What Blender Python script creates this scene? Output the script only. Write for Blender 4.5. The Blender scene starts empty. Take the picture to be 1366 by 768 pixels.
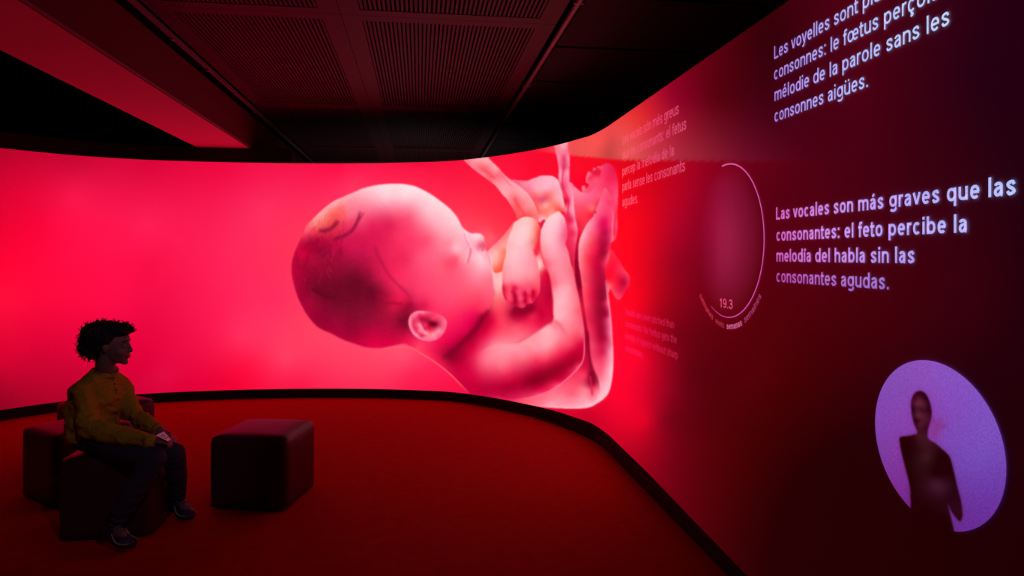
import bpy, bmesh, math, random
import numpy as np
from mathutils import Vector, Matrix
from mathutils import noise as mnoise
# ------------------------------------------------------------------ camera, world, lights, exposure
SC=bpy.context.scene
F=910.67; HZ=343.0; CX=683.0; CAMH=1.5           # focal length in px of the 1366 wide frame, horizon row, eye height
YAW=math.atan(123/F); CY,SY=math.cos(YAW),math.sin(YAW)
cam=bpy.data.cameras.new('camera'); cam.lens=24; cam.sensor_width=36; cam.shift_y=-41/1366; cam.clip_end=100; cam.clip_start=.05
co=bpy.data.objects.new('camera',cam); SC.collection.objects.link(co)
co.location=(0,0,CAMH); co.rotation_euler=(math.pi/2,0,-YAW); SC.camera=co
w=bpy.data.worlds.new('world'); SC.world=w; w.use_nodes=True
w.node_tree.nodes['Background'].inputs[0].default_value=(0,0,0,1)
w.node_tree.nodes['Background'].inputs[1].default_value=0
SC.view_settings.view_transform='Standard'; SC.view_settings.look='None'
SC.view_settings.gamma=1; SC.view_settings.use_curve_mapping=False
SC.view_settings.exposure=0
def spot(name,loc,target,power,color,angle,size=.06,blend=.8):
    l=bpy.data.lights.new(name,'SPOT'); l.energy=power; l.color=color; l.spot_size=math.radians(angle); l.spot_blend=blend; l.shadow_soft_size=size
    o=bpy.data.objects.new(name,l); SC.collection.objects.link(o); o.location=loc
    o.rotation_euler=(Vector(target)-Vector(loc)).to_track_quat('-Z','Y').to_euler(); return o
# projector throwing the lettering: its dark level tints the near end of the screen violet
spot('text_projector_light',(-1.3,-.2,2.75),(1.42,1.35,2.15),11,(.55,.03,1.0),44)
# stray projector light falling on the seats
spot('seat_stray_light',(.5,.3,2.9),(-1.62,3.95,.58),88,(.62,.50,.92),20,.06,.5)
# work light in the space behind the screen
spot('back_room_light',(.25,9.9,.5),(-.05,10.1,3.0),46,(1.0,.85,.85),100,.2,1.0)
# ---- the projected picture: painted as colour fields inside outlines (numpy only) ----
PX0,PX1,PY0,PY1=376,852,184,552          # measured extent of the picture on the screen
def catmull(P,n=6):
    P=np.array(P,float); N=len(P); out=[]
    for i in range(N):
        a,b,c,d=P[i-1],P[i],P[(i+1)%N],P[(i+2)%N]
        for k in range(n):
            t=k/n
            out.append(.5*((2*b)+(c-a)*t+(2*a-5*b+4*c-d)*t*t+(3*b-a-3*c+d)*t**3))
    return np.array(out)
def blur(a,s):
    if s<=0: return a
    r=int(3*s)+1; k=np.exp(-np.arange(-r,r+1)**2/(2*s*s)); k/=k.sum()
    p=np.pad(a,((r,r),(r,r)),mode='edge')
    p=sum(k[i]*p[:,i:i+a.shape[1]] for i in range(2*r+1))
    return sum(k[i]*p[i:i+a.shape[0],:] for i in range(2*r+1))
def raster(P,x0,x1,y0,y1,ss=2):
    """coverage of polygon P on the integer grid"""
    W=(x1-x0)*ss; H=(y1-y0)*ss
    m=np.zeros((H,W),bool)
    X=(P[:,0]-x0+.5)*ss; Y=(P[:,1]-y0+.5)*ss
    for j in range(H):
        yy=j+.5
        a=Y; b=np.roll(Y,-1); xa=X; xb=np.roll(X,-1)
        c=((a<=yy)&(b>yy))|((b<=yy)&(a>yy))
        if not c.any(): continue
        xs=np.sort(xa[c]+(yy-a[c])/(b[c]-a[c])*(xb[c]-xa[c]))
        for k in range(0,len(xs)-1,2):
            i0=max(0,int(np.ceil(xs[k]-.5))); i1=min(W,int(np.ceil(xs[k+1]-.5)))
            if i1>i0: m[j,i0:i1]=True
    return m.reshape(H//ss,ss,W//ss,ss).mean((1,3))
def rbf(pts,X,Y):
    """smooth colour field through measured colour samples (x,y,r,g,b)"""
    p=np.array(pts,float); q=p[:,:2]; n=len(q)
    D=np.sqrt(((q[:,None]-q[None])**2).sum(-1)+9)
    A=np.zeros((n+1,n+1)); A[:n,:n]=D-2*np.eye(n)*0; A[n,:n]=1; A[:n,n]=1
    w=np.linalg.solve(A,np.vstack([p[:,2:5],np.zeros((1,3))]))
    sh=X.shape; x=X.ravel(); y=Y.ravel(); out=np.zeros((x.size,3))
    for s in range(0,x.size,60000):
        d=np.sqrt((x[s:s+60000,None]-q[None,:,0])**2+(y[s:s+60000,None]-q[None,:,1])**2+9)
        out[s:s+60000]=d@w[:n]+w[n]
    lo=p[:,2:5].min(0)-12; hi=p[:,2:5].max(0)+8
    return np.clip(np.clip(out,lo,hi),0,255).reshape(sh+(3,))
def pts(s):
    out=[]
    for t in s.split():
        a=t.split(','); out.append([float(v) for v in a])
    return out
BG_LOW=pts("""
-400,200,25,0,6 -400,345,35,0,8 -400,500,20,0,5 -150,345,140,0,28 -150,200,95,0,20 -150,520,60,0,14 -700,345,5,0,1
0,200,180,0,40 0,250,215,0,48 0,350,252,0,50 0,400,255,10,58 0,480,212,0,48 0,540,140,0,32 50,300,248,0,58 100,212,200,2,50 100,260,248,20,74 50,450,225,0,54
100,500,198,0,48 100,525,180,0,42 200,222,222,4,58 200,300,255,28,84 200,350,250,14,70 150,400,255,10,70 200,430,236,5,66 200,480,226,0,60
220,500,228,8,68 250,515,225,0,58 300,225,238,8,66 350,280,255,45,95 300,340,255,35,88 300,420,255,30,85 370,400,255,45,95 380,480,255,58,98
320,450,255,45,92 330,490,255,15,65 300,512,240,0,54 400,512,252,25,76 450,490,255,55,95 500,490,255,62,98 550,500,255,35,84 600,517,248,18,72 585,500,255,28,82
450,225,255,15,72 420,260,255,38,88 500,232,255,30,80 560,230,255,25,70 600,250,255,30,70 640,290,255,52,76 660,310,255,62,85 690,225,255,18,58
710,230,255,10,48 775,225,255,10,40 780,240,255,0,44 560,218,245,10,64 640,535,230,10,70 655,315,255,85,105 470,250,255,50,95 400,300,255,50,90 385,340,255,50,88
400,430,255,60,95 440,460,255,66,100 540,475,255,75,110
850,300,248,0,25 840,340,252,0,28 850,400,250,0,30 838,450,255,0,40 850,480,255,0,44 830,540,250,0,44 860,560,226,0,38 790,560,200,0,38 870,350,210,0,30 880,420,165,0,25
900,300,180,0,38 900,350,152,0,30 900,450,120,0,20 920,500,95,0,18 870,520,195,0,38 890,560,120,0,24 850,230,222,0,20 900,230,186,0,30 930,250,160,0,35
960,260,120,0,30 960,360,110,0,26 960,420,100,0,18 1000,250,98,0,22 1000,400,90,0,14 1000,500,84,0,10 1000,600,66,0,6 950,600,84,0,9 900,620,110,0,20 1100,400,76,0,9 1100,300,80,0,12 1100,520,60,0,6 1182,421,66,0,6 1100,250,76,0,14
1100,700,15,0,2 1300,100,42,0,12 1300,400,54,0,6 1300,250,50,0,8 1366,600,26,0,2 1366,768,14,0,1 1240,560,36,0,3 1600,400,0,0,0 1600,0,0,0,0 2500,400,0,0,0 2500,0,0,0,0 2500,900,0,0,0""")
BG_TOP=pts("""
690,200,255,30,60 720,205,250,50,70 745,200,250,70,85 770,200,238,82,80 800,190,248,80,78 790,208,240,82,80 812,205,200,68,66 815,190,215,70,70 830,205,228,82,80 830,180,235,75,75 870,195,205,52,70 870,150,205,28,48
850,160,232,50,50 845,200,225,80,80 900,130,145,0,40 930,200,150,30,50 960,205,130,22,45 1000,205,104,10,36 960,130,84,0,15 1000,100,66,0,14 1040,150,62,0,18 1100,200,64,0,14 1040,60,42,0,8 1200,150,48,0,12
1300,100,42,0,12 1600,0,0,0,0 2500,0,0,0,0""")
def bgcol(X,Y):
    lo=rbf(BG_LOW,X,Y); hi=rbf(BG_TOP,X,Y)
    line=np.interp(X,[640,700,760,830,920,1000,1366],[196,199,207,213,214,215,218])
    t=np.clip((Y-line)/2.+.5,0,1)
    t=np.where(X<640,1.,t); f=np.clip((X-690)/60.,0,1)*np.clip((1150-X)/130.,0,1); t=1-(1-t)*f
    return lo*t[...,None]+hi*(1-t)[...,None]
SHAPES=[]
def S(name,outline,cols,soft=.7,fblur=2.):
    SHAPES.append((name,pts(outline),pts(cols),soft,fblur))
# far bent leg and foot, behind everything
S('foot','816.7,333 822,340 829,351 833.7,359 838,364 840.8,371 839.6,380.5 836,386 832.6,392 829,398 825.5,399.8 822,397 817,388.7 815,385 811.5,391 806,385 800,360 806,340',
  '820,350,250,20,60 815,360,255,10,50 825,360,255,30,70 832,362,255,50,90 838,368,245,50,90 834,376,180,0,50 839,378,240,40,85 830,388,225,20,70 826,396,255,60,100 818,385,255,60,85 813,383,255,110,125 811,372,255,20,50 822,376,255,20,60 828,382,220,10,60 812,350,255,30,60')
S('leg','761,243 767,248.6 773.4,254 778,256 788,248 796,238 800,226 803,221 807,218.6 811,217.5 817,220.5 822,229 825,241.5 825.5,255 825,268 824.4,277 823.8,287.6 824.6,299 823.8,311 820.8,320.4 816.7,322.7 805,330 790,345 775,390 766,370 764,330 758,290 756,255',
  '765,255,255,130,160 775,262,255,120,150 785,257,255,105,140 795,243,255,85,125 803,230,255,60,105 811,222,240,40,95 818,228,235,25,80 822,245,250,50,100 825,262,255,85,125 815,240,245,35,85 806,248,250,60,105 798,255,255,75,120 788,268,255,85,125 775,275,255,75,110 768,283,255,70,90 780,290,255,50,75 790,283,255,55,75 795,272,255,70,95 793,280,255,110,95 797,283,225,10,50 800,262,255,90,125 770,300,240,30,65 772,315,225,10,50 768,340,160,0,42 770,370,150,0,40 776,305,245,40,70 785,292,255,45,70 822,285,255,60,95 824,300,255,80,110 821,312,255,50,85 818,316,255,75,110 822,270,255,70,110 812,262,245,50,95')
S('toe','778,256 776.5,251 778,247.5 781,248 783,252 786,246 782,243 782.5,236 785,229.8 788,228.8 790,231 791,226 794,223.6 796.5,226 797,222.5 799,221.4 802,223 804,222 800,240 792,252 785,258',
  '779,250,255,110,140 784,235,255,115,145 788,231,255,95,130 791,228,235,30,70 794,225,255,110,140 797,225,235,30,70 800,222.5,255,105,135 788,243,250,75,110 795,237,250,70,105 787,236,245,55,95 784,250,255,80,115',.6,1.2)
# near knee, belly side and bump behind the cord
S('knee','682,240 693,240.5 703.7,241 710,238.5 716,236.5 721,234.6 725.6,234 735,234.3 740,236 746,241 752,250 760,262 762,290 757,284 750.6,282.5 744,285 738,288 730,298 723,297 716,293 700,270 688,250',
  '690,245,252,95,130 700,246,255,130,155 712,243,255,155,180 722,240,255,170,190 735,240,255,180,195 743,248,255,175,195 750,262,255,175,190 753,275,255,170,185 730,252,255,170,190 715,252,255,160,180 705,252,255,120,150 722,260,255,125,140 716,264,255,90,105 724,266,225,80,115 720,267,235,85,112 727,267,232,90,118 729,260,250,105,110 735,258,255,125,130 738,270,255,130,125 745,276,255,105,90 750,281,240,80,75 742,265,255,160,165 732,278,255,130,120 726,284,255,120,108 723,275,255,130,130 728,273,255,165,160 722,276,255,135,130 717,280,255,75,75 724,292,255,180,190 730,293,255,165,160 716,270,255,90,100 737,283,255,150,140',.6,1.2)
# torso
S('torso','505,459 520,462.5 536,462.3 548,463 560,470 580,482 600,498 615,513 627,525 645,540 660,542 700,543 720,543 745,544 765,544.5 785,543.4 797,538 808,530 814,520 817,505 818,490 818,470 817,445 815,420 812,400 800,370 780,380 770,360 757,330 735,300 722,296 718,340 700,330 670,345 655,350 640,400 560,440',
  """530,461,255,80,110 548,461,255,70,105 560,466,255,60,95 575,474,250,35,85 590,486,235,20,75 605,500,215,5,65 620,515,200,0,60 632,527,200,0,62 600,475,130,0,40 590,465,195,0,60 612,464,150,0,42
628,448,150,0,42 640,430,140,0,40 648,418,170,0,50 655,430,215,0,60 645,445,222,0,62 630,465,215,0,62 615,485,190,0,55 625,495,215,0,65 640,505,215,15,70 650,520,180,0,52 660,515,178,0,52 665,500,235,40,85
650,485,255,110,135 640,475,250,70,105 660,465,255,150,165 670,455,255,125,145 675,445,255,90,115 665,440,255,60,95 670,425,255,60,90 662,410,255,75,95 665,398,255,110,115 666,385,255,175,175 665,372,255,190,190 675,410,245,60,90 685,418,160,0,45 697,415,148,0,40 708,412,155,0,42 697,422,185,0,55 712,422,235,30,75 690,435,255,70,100 705,437,255,60,95 715,428,235,20,70 722,420,205,0,55 730,415,215,5,60 735,425,215,10,60
722,400,215,5,60 730,400,195,0,52 735,390,180,0,50 728,375,210,5,60 722,375,225,20,65 722,352,255,190,190 722,345,255,150,150 720,358,255,180,175 726,362,235,40,70 718,330,235,40,70 721,305,225,20,60
690,455,255,120,140 700,460,255,140,158 680,470,255,150,165 690,485,255,90,118 670,480,255,130,150
783,440,180,0,48 784,455,165,0,45 784,470,190,8,55 786,485,200,10,60 788,500,140,0,35 790,512,150,0,42 782,500,245,50,90 776,490,225,20,70 770,505,250,60,95 760,515,255,85,115 745,525,255,115,138 725,532,255,110,135 700,536,255,90,115 680,535,240,40,90 660,533,225,20,75
735,540,255,160,175 765,535,255,140,160 765,525,255,95,122 785,535,255,165,182 783,520,255,125,145 791,528,255,110,135 793,517,240,50,90 800,528,255,185,198 810,515,255,190,200 813,495,255,170,188 775,380,150,0,42 775,410,220,15,60 779,425,190,5,55""",.7,1.5)
S('leg','806,252.5 810,252 814,258 818,266 820,282 818.6,299 818,317 815.6,322.7 815,333 813,345 809,355 808.3,363 809.5,373.4 811.8,390 814,408.6 816,432 817,445 817.8,463 818,487 816,505.6 811,522 803,523 799,506 792.5,490 788.5,471 787,449 783.4,432 780,408.6 777.5,391 776.5,379 774.3,361.7 772.8,356 772,342.6 772,331 774,319 778.7,307.5 784.5,297 791.6,288.7 796,279 800,269',
  """807,257,255,85,120 804,270,255,90,130 812,270,252,60,110 818,280,255,75,120 800,283,255,90,130 793,295,255,110,145 785,304,255,150,175 780,315,255,160,180 775,328,255,150,165 774,345,255,130,150 777,360,255,100,120 787,310,255,115,145 795,310,255,75,115 790,325,255,60,85 783,330,255,95,115 783,345,255,60,85 785,360,250,50,85 795,335,235,20,72
806,297,230,0,80 808,310,190,0,65 808,325,172,0,55 808,338,160,0,50 803,345,185,0,55 800,330,205,5,65 815,300,252,60,110 817,315,250,70,115 814,330,235,40,90 812,340,245,70,100 808,353,240,50,95 803,357,190,0,60 798,365,185,0,55 805,372,175,0,50 802,385,150,0,44 793,385,205,10,60 785,385,250,50,85 780,380,255,80,100 790,400,225,20,70
784,405,250,60,90 803,400,145,0,42 811,402,250,90,125 807,400,165,0,50 800,420,150,0,44 806,388,148,0,43 806,412,148,0,43 807,398,150,0,43 799,372,180,3,52 800,440,165,0,48 804,440,158,0,47 790,420,215,20,68 785,425,235,40,80 810,420,175,5,65 814,425,255,110,150 804,435,155,0,46 795,440,205,15,65 788,440,240,50,90 815,445,255,120,155 808,450,175,10,60 800,455,190,10,62 792,460,240,60,98 797,470,225,40,85 806,470,215,30,80 815,470,255,150,175 795,485,250,80,115 806,488,255,90,125 814,492,255,180,195 800,500,255,95,125 808,508,255,160,180 804,518,255,175,190""",.6,1.5)
# cords
S('cord','619,212 630,206 648,206 653.7,212.6 664.7,223 672.5,232 682,240 693,248 704,257 709,264 713,271 716,278 718,284 718,296 712,302 703,304 693,300 688,285 677,266.5 671,260 661.6,248 649,238 633.4,226.7 625,219.5',
  '624,213,255,120,140 632,218,255,140,155 640,222,255,110,125 638,213,255,165,170 648,216,255,160,165 648,228,255,90,105 655,235,255,85,100 660,242,255,130,145 645,233,255,140,150 660,228,255,150,160 666,232,255,110,125 672,238,255,130,145 668,250,255,160,170 676,250,255,165,175 684,252,255,155,165 690,258,255,150,160 678,262,255,150,160 688,264,255,100,110 683,270,255,120,130 695,262,255,150,160 702,265,255,150,160 708,272,255,150,158 690,275,255,90,95 700,278,255,120,125 710,285,255,110,110 700,290,255,65,75 693,285,255,90,95 714,292,255,110,110 706,296,255,70,75',.7,1.5)
S('cord','740,190 757,186 758,197 760.5,209 760.5,218 760,226 760,241.6 762,249 764.7,255.6 766,271 766.4,277 768,291 770.7,303 771,310 770.5,317 768,333 767.5,350 767.5,365 765,357 761,340 758,331 756,322 757.5,312 757.6,305 756,298 754,293 754,277.5 750.6,257 748,249 746,241.6 745.5,234 746,226 744,213 741,199',
  '745,197,255,130,150 752,197,255,160,180 757,200,255,120,150 747,212,255,125,160 753,212,235,70,110 758,212,255,130,165 748,226,255,140,170 752,225,235,70,110 757,228,255,140,170 749,240,255,130,165 755,240,255,110,145 758,242,255,130,165 752,250,240,60,100 757,255,255,110,140 762,255,255,140,170 754,262,245,50,90 757,268,230,10,55 763,268,255,140,170 755,280,255,120,155 759,285,240,60,100 765,285,255,150,178 758,298,240,50,90 762,295,235,30,80 767,298,255,120,155 760,310,240,40,85 766,310,240,50,95 770,308,255,110,145 760,325,240,40,85 765,325,245,50,95 769,320,255,90,130 765,345,235,30,75',.7,1.)
# arms
S('arm','687,295 681,302.5 675,310 669,317 663.4,322.7 659,327 655,331 652,334 651.5,338 653,342.7 654.5,350 656,359 658.5,362.5 662,364.2 667,363 671,360 675,345 685,320 692,300',
  '684,300,255,110,115 680,308,255,125,130 672,316,255,120,125 678,318,255,150,145 665,326,255,140,145 672,328,255,160,150 658,332,255,160,165 662,338,255,180,175 668,340,255,150,135 672,335,255,130,110 656,345,255,185,185 663,350,255,160,150 669,352,255,110,85 660,360,255,110,85 666,361,255,90,60 655,338,255,170,175',.7,1.)
S('arm','746,282 739.6,284.6 734,288 730,292 726.5,297 724.4,301.6 722,307 721,315 721,323 722,335.6 725.5,352 731.4,361.7 735,373.4 737,388.7 738.4,401.6 738.4,415.6 739,424 736,430 731,432 722,438 711,445 700,451 688,458.5 672,459 655,462 642,468 634,480 634,500 642,515 655,524 668,529 680,532 695,531 714,529 722,526.5 731.6,523 745.6,515 754,509 761,502.5 767,497 772,491.6 777,485 779.5,477 780.3,471 780.3,455.6 779.4,440 779,432 776,414 773,397 769,379 766,362 762,350 759,335.6 755,325 757.5,315 757.3,306 756,299 753,289',
  """746,286,255,200,208 738,290,255,205,212 730,297,255,200,208 735,305,255,200,210 726,312,255,185,195 733,322,255,188,198 740,312,255,185,198 745,298,255,185,198 750,300,255,150,180 754,303,250,110,150 754,315,250,90,130 749,308,255,140,172 740,330,255,172,188 725,330,255,150,160 730,345,255,130,150 728,350,250,90,110 745,345,255,148,168 738,360,255,130,150 754,340,255,135,160 752,365,255,140,160 758,355,255,125,145 763,365,255,110,130 742,385,255,145,160 738,380,255,100,120 750,385,255,165,178 760,385,255,160,175 768,385,255,110,130 745,405,255,180,190 741,410,255,170,180 755,405,255,170,182 768,405,255,130,148 774,412,255,90,110 745,425,255,175,185 742,432,255,120,135 755,425,255,155,170 765,425,255,130,150 774,428,255,100,125 735,440,255,170,180 725,448,255,165,178 712,450,255,150,162 745,445,255,145,160 760,440,255,125,145 770,445,255,85,110 777,445,255,90,120 730,462,255,155,168 715,465,255,145,160 735,458,255,160,172 700,462,255,145,160 690,465,255,150,165 688,478,255,110,132 700,478,255,110,130 715,480,250,60,95 728,478,252,70,100 745,462,255,100,122 755,455,255,95,120 762,460,250,60,95 745,475,235,30,75 755,475,210,5,60 765,470,200,0,55 772,468,200,0,55 775,480,190,0,52 765,485,165,0,45
750,488,155,0,42 738,488,175,0,48 738,497,140,0,35 725,495,165,0,42 725,505,130,0,32 712,508,130,0,32 710,498,175,0,50 755,498,190,0,52 762,495,215,20,70 745,508,215,10,65 735,515,235,30,80 718,520,215,5,70 700,517,165,0,48 690,508,190,0,55 680,500,235,30,80 672,490,255,100,125 670,475,255,140,158 665,465,255,145,160 655,470,255,130,150 650,480,255,115,138 645,490,245,70,105 650,500,235,50,90 660,505,220,25,75 665,515,185,0,55 680,518,170,0,50 680,528,205,15,72 700,527,225,30,85 660,520,185,0,55 776,458,215,10,65 770,484,200,10,60 772,488,240,60,100 718,526,250,70,112 745,513,250,70,112""",.7,1.5)
S('hand','708,289.7 702,289 697,290 694,291.7 687,297 683.4,305 678.7,317 675.7,328.6 675,340 672,352 670.7,361.7 670.3,371 671,385 672,392 673.4,397 675,400 677.5,402.7 680,405 683.4,406.5 687,406.8 689,406 690.4,408.6 694,410.6 697.4,411 701,409 702,405.6 708,405 711.5,402.7 715,397 718.5,393 720.5,389 721,385 721,373 719.7,364 718,352 716.8,347 715,342.7 712.7,335.6 714,331 716,326 719.7,317 721.4,306 718.5,298 713.8,292',
  '702,292,255,200,200 694,298,255,195,195 690,305,255,198,200 700,305,255,205,208 710,300,255,180,178 716,302,255,130,120 713,312,255,150,145 718,312,245,80,80 714,322,250,110,105 705,320,255,185,188 690,320,255,200,205 682,325,255,185,190 680,340,255,190,195 690,340,255,190,198 705,335,255,170,180 712,332,255,140,145 714,345,255,140,155 700,350,255,165,180 685,355,255,180,190 676,360,255,160,170 675,375,255,130,145 685,370,255,155,170 700,368,255,150,165 712,365,255,145,160 718,370,255,110,130 715,380,255,90,115 705,378,255,100,125 690,378,255,110,135 680,382,255,80,105 673,385,225,30,70 673,393,235,30,75 678,395,255,75,105 683,398,250,60,95 682,388,255,70,100 686,385,225,10,65 687,395,195,0,55 688,403,180,0,52 692,390,255,75,108 695,398,255,85,118 697,407,255,60,100 701,392,215,5,62 701,402,200,0,58 706,390,255,70,100 707,400,255,60,95 711,390,215,5,62 712,397,220,10,65 717,388,250,50,85 716,395,240,30,72 683,404,230,20,70',.6,1.)
# head and ear
S('head','389.5,350 391.5,341 395.6,330 402,317 408,303 413,296.5 419,290 431.5,278.4 439,272.5 447,267.5 458,262.6 466,259 474,255.6 481,252.4 489,249.8 501,247.2 513,245.6 528,245 540,245.6 552.5,248 560,251 568,255 578,261 587,267.5 593,272 599,277 604,282 609,288 613,295 616.5,302 621,306.5 625.5,309.7 630,311.3 635,311 640,311.5 643.5,313 645.5,316 646.8,320 647,324 646.6,328 646.5,331.5 649,333.5 651.5,337 654,346 655,353 657.5,364 659.5,375 660.3,387.5 659.5,395 657,403 652,413 647,419 643,423 641,428 638,434 634,440 628,447.5 620,455 612,462 603,468 596,472 585,472 570,467 558,463.5 548,461.5 539,458 525,461 508,464 489,463 474,458.5 458,453 442.5,445 424,436 410,420 399,400 392.5,381 389,362.5',
  """528,249,255,218,222 490,256,255,190,200 560,258,255,218,226 590,283,255,205,212 605,303,255,195,205 612,318,255,175,188 500,272,255,150,172 515,262,255,205,215 540,262,255,212,220 470,270,255,140,158 465,283,255,120,140 455,276,255,115,115 450,284,255,95,95 460,268,255,155,165 440,286,255,110,100 447,271,255,170,178 432,285,255,155,155 420,298,255,130,128 432,296,255,110,105 410,310,255,70,100 420,309,240,60,80 402,325,200,10,62 395,338,200,3,60 410,325,170,5,52 392,350,190,0,57 400,350,165,0,50 408,372,145,3,46 422,320,175,5,55 430,335,150,5,50 440,325,180,5,58 455,325,200,10,68 470,332,205,18,76 480,318,215,20,76 490,340,200,18,74 468,305,235,40,95 460,315,215,25,80 485,300,240,55,105 495,300,235,35,92 480,288,255,90,125
505,305,230,28,86 520,300,225,32,86 515,290,240,60,105 530,285,255,95,130 545,290,255,85,120 560,300,255,110,140 570,320,255,80,115 550,318,255,60,105 530,315,250,48,95 540,345,240,38,88 520,335,235,35,88 560,345,255,80,120 590,330,255,125,150 600,350,255,75,110 610,345,255,95,122 580,300,255,165,182 570,285,255,185,198 545,275,255,150,172 590,310,255,160,178 600,325,255,140,160 590,360,255,88,118 575,345,255,95,128
400,365,170,0,52 395,380,175,0,53 405,340,205,0,62 418,345,175,5,55 420,365,140,4,44 440,355,155,8,50 460,362,132,8,44 478,372,105,5,36 470,385,98,5,34 430,395,112,5,38 425,388,105,4,35 450,393,108,5,37 415,400,158,5,50 405,395,155,0,50 498,388,108,5,36 490,360,165,10,55 505,370,195,20,70 520,370,240,30,85 530,380,245,42,92 515,393,170,10,55 500,405,128,5,42 485,400,118,5,40 470,415,122,8,42 455,408,115,6,39 450,425,142,5,48 430,425,140,0,46 415,415,160,0,52 470,440,150,0,48 450,440,165,0,53 490,425,142,10,50 510,420,158,10,52 525,412,200,15,65 535,400,235,20,75 520,430,168,10,55 530,440,172,5,55 500,443,192,0,60 480,453,190,0,58 520,455,212,0,65 500,459,222,0,68 540,425,115,5,40 541,435,140,3,45 535,413,175,10,55
548,405,170,8,55 545,385,240,45,95 560,390,250,55,100 555,402,225,30,85 565,408,220,20,75 580,400,255,60,105 600,400,255,72,112 620,390,255,85,115 640,370,255,135,158 630,352,255,155,172 645,350,255,195,208 650,372,255,120,142 655,390,255,95,125 640,400,255,65,100 620,410,255,50,95 600,420,255,45,92 632,425,225,0,78 610,440,235,12,82 600,455,222,0,72 580,463,240,20,80 560,462,255,60,98 545,456,240,20,80 618,370,255,100,130 608,332,255,180,192 614,345,255,130,150 627,318,255,190,205 640,317,255,200,210 633,316,255,205,215 641,328,240,90,122 636,326,255,150,170 624,328,255,165,188 634,342,255,190,205 648,342,255,175,190 643,336,255,180,195 653,405,255,70,105 645,415,250,40,85 640,424,190,0,60 630,440,185,0,55 615,455,185,0,55 600,468,165,0,50 590,455,235,10,75 600,375,255,85,118 585,375,255,80,115 570,365,255,75,115 565,420,240,40,90 625,440,215,0,70""",.9,1.2)
S('ear','545,431 545.5,425 548,420 551.5,417 555.6,415 562,414.3 568,415 574,415.5 580,417 587,419.5 593,423 596,428 596,434 594.5,440 591.5,445 587,450 580.6,453.6 574,455 568,454.3 562.5,453 557,450 552.5,447 549,442 546.5,437',
  '547,430,255,120,152 549,421,255,115,148 556,417,255,125,158 563,417,255,115,148 570,418,245,70,112 578,420,245,60,105 586,423,255,75,112 593,430,255,105,138 590,440,255,110,142 585,447,255,105,138 575,452,255,115,148 566,452,255,112,148 558,448,255,115,150 551,441,255,115,150 553,430,238,55,98 555,422,245,85,125 560,420,230,50,95 562,427,210,25,78 559,433,255,125,155 556,438,235,50,95 562,440,255,135,160 568,444,255,150,172 578,446,255,150,172 585,441,255,140,165 563,447,235,50,95 571,448,255,125,150 566,428,190,15,65 569,432,215,30,80 573,430,140,5,42 578,432,118,0,32 582,432,150,5,45 576,437,205,15,65 580,440,240,80,115 574,442,250,70,100 570,438,230,30,75 578,426,235,50,95',.7,.6)
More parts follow.
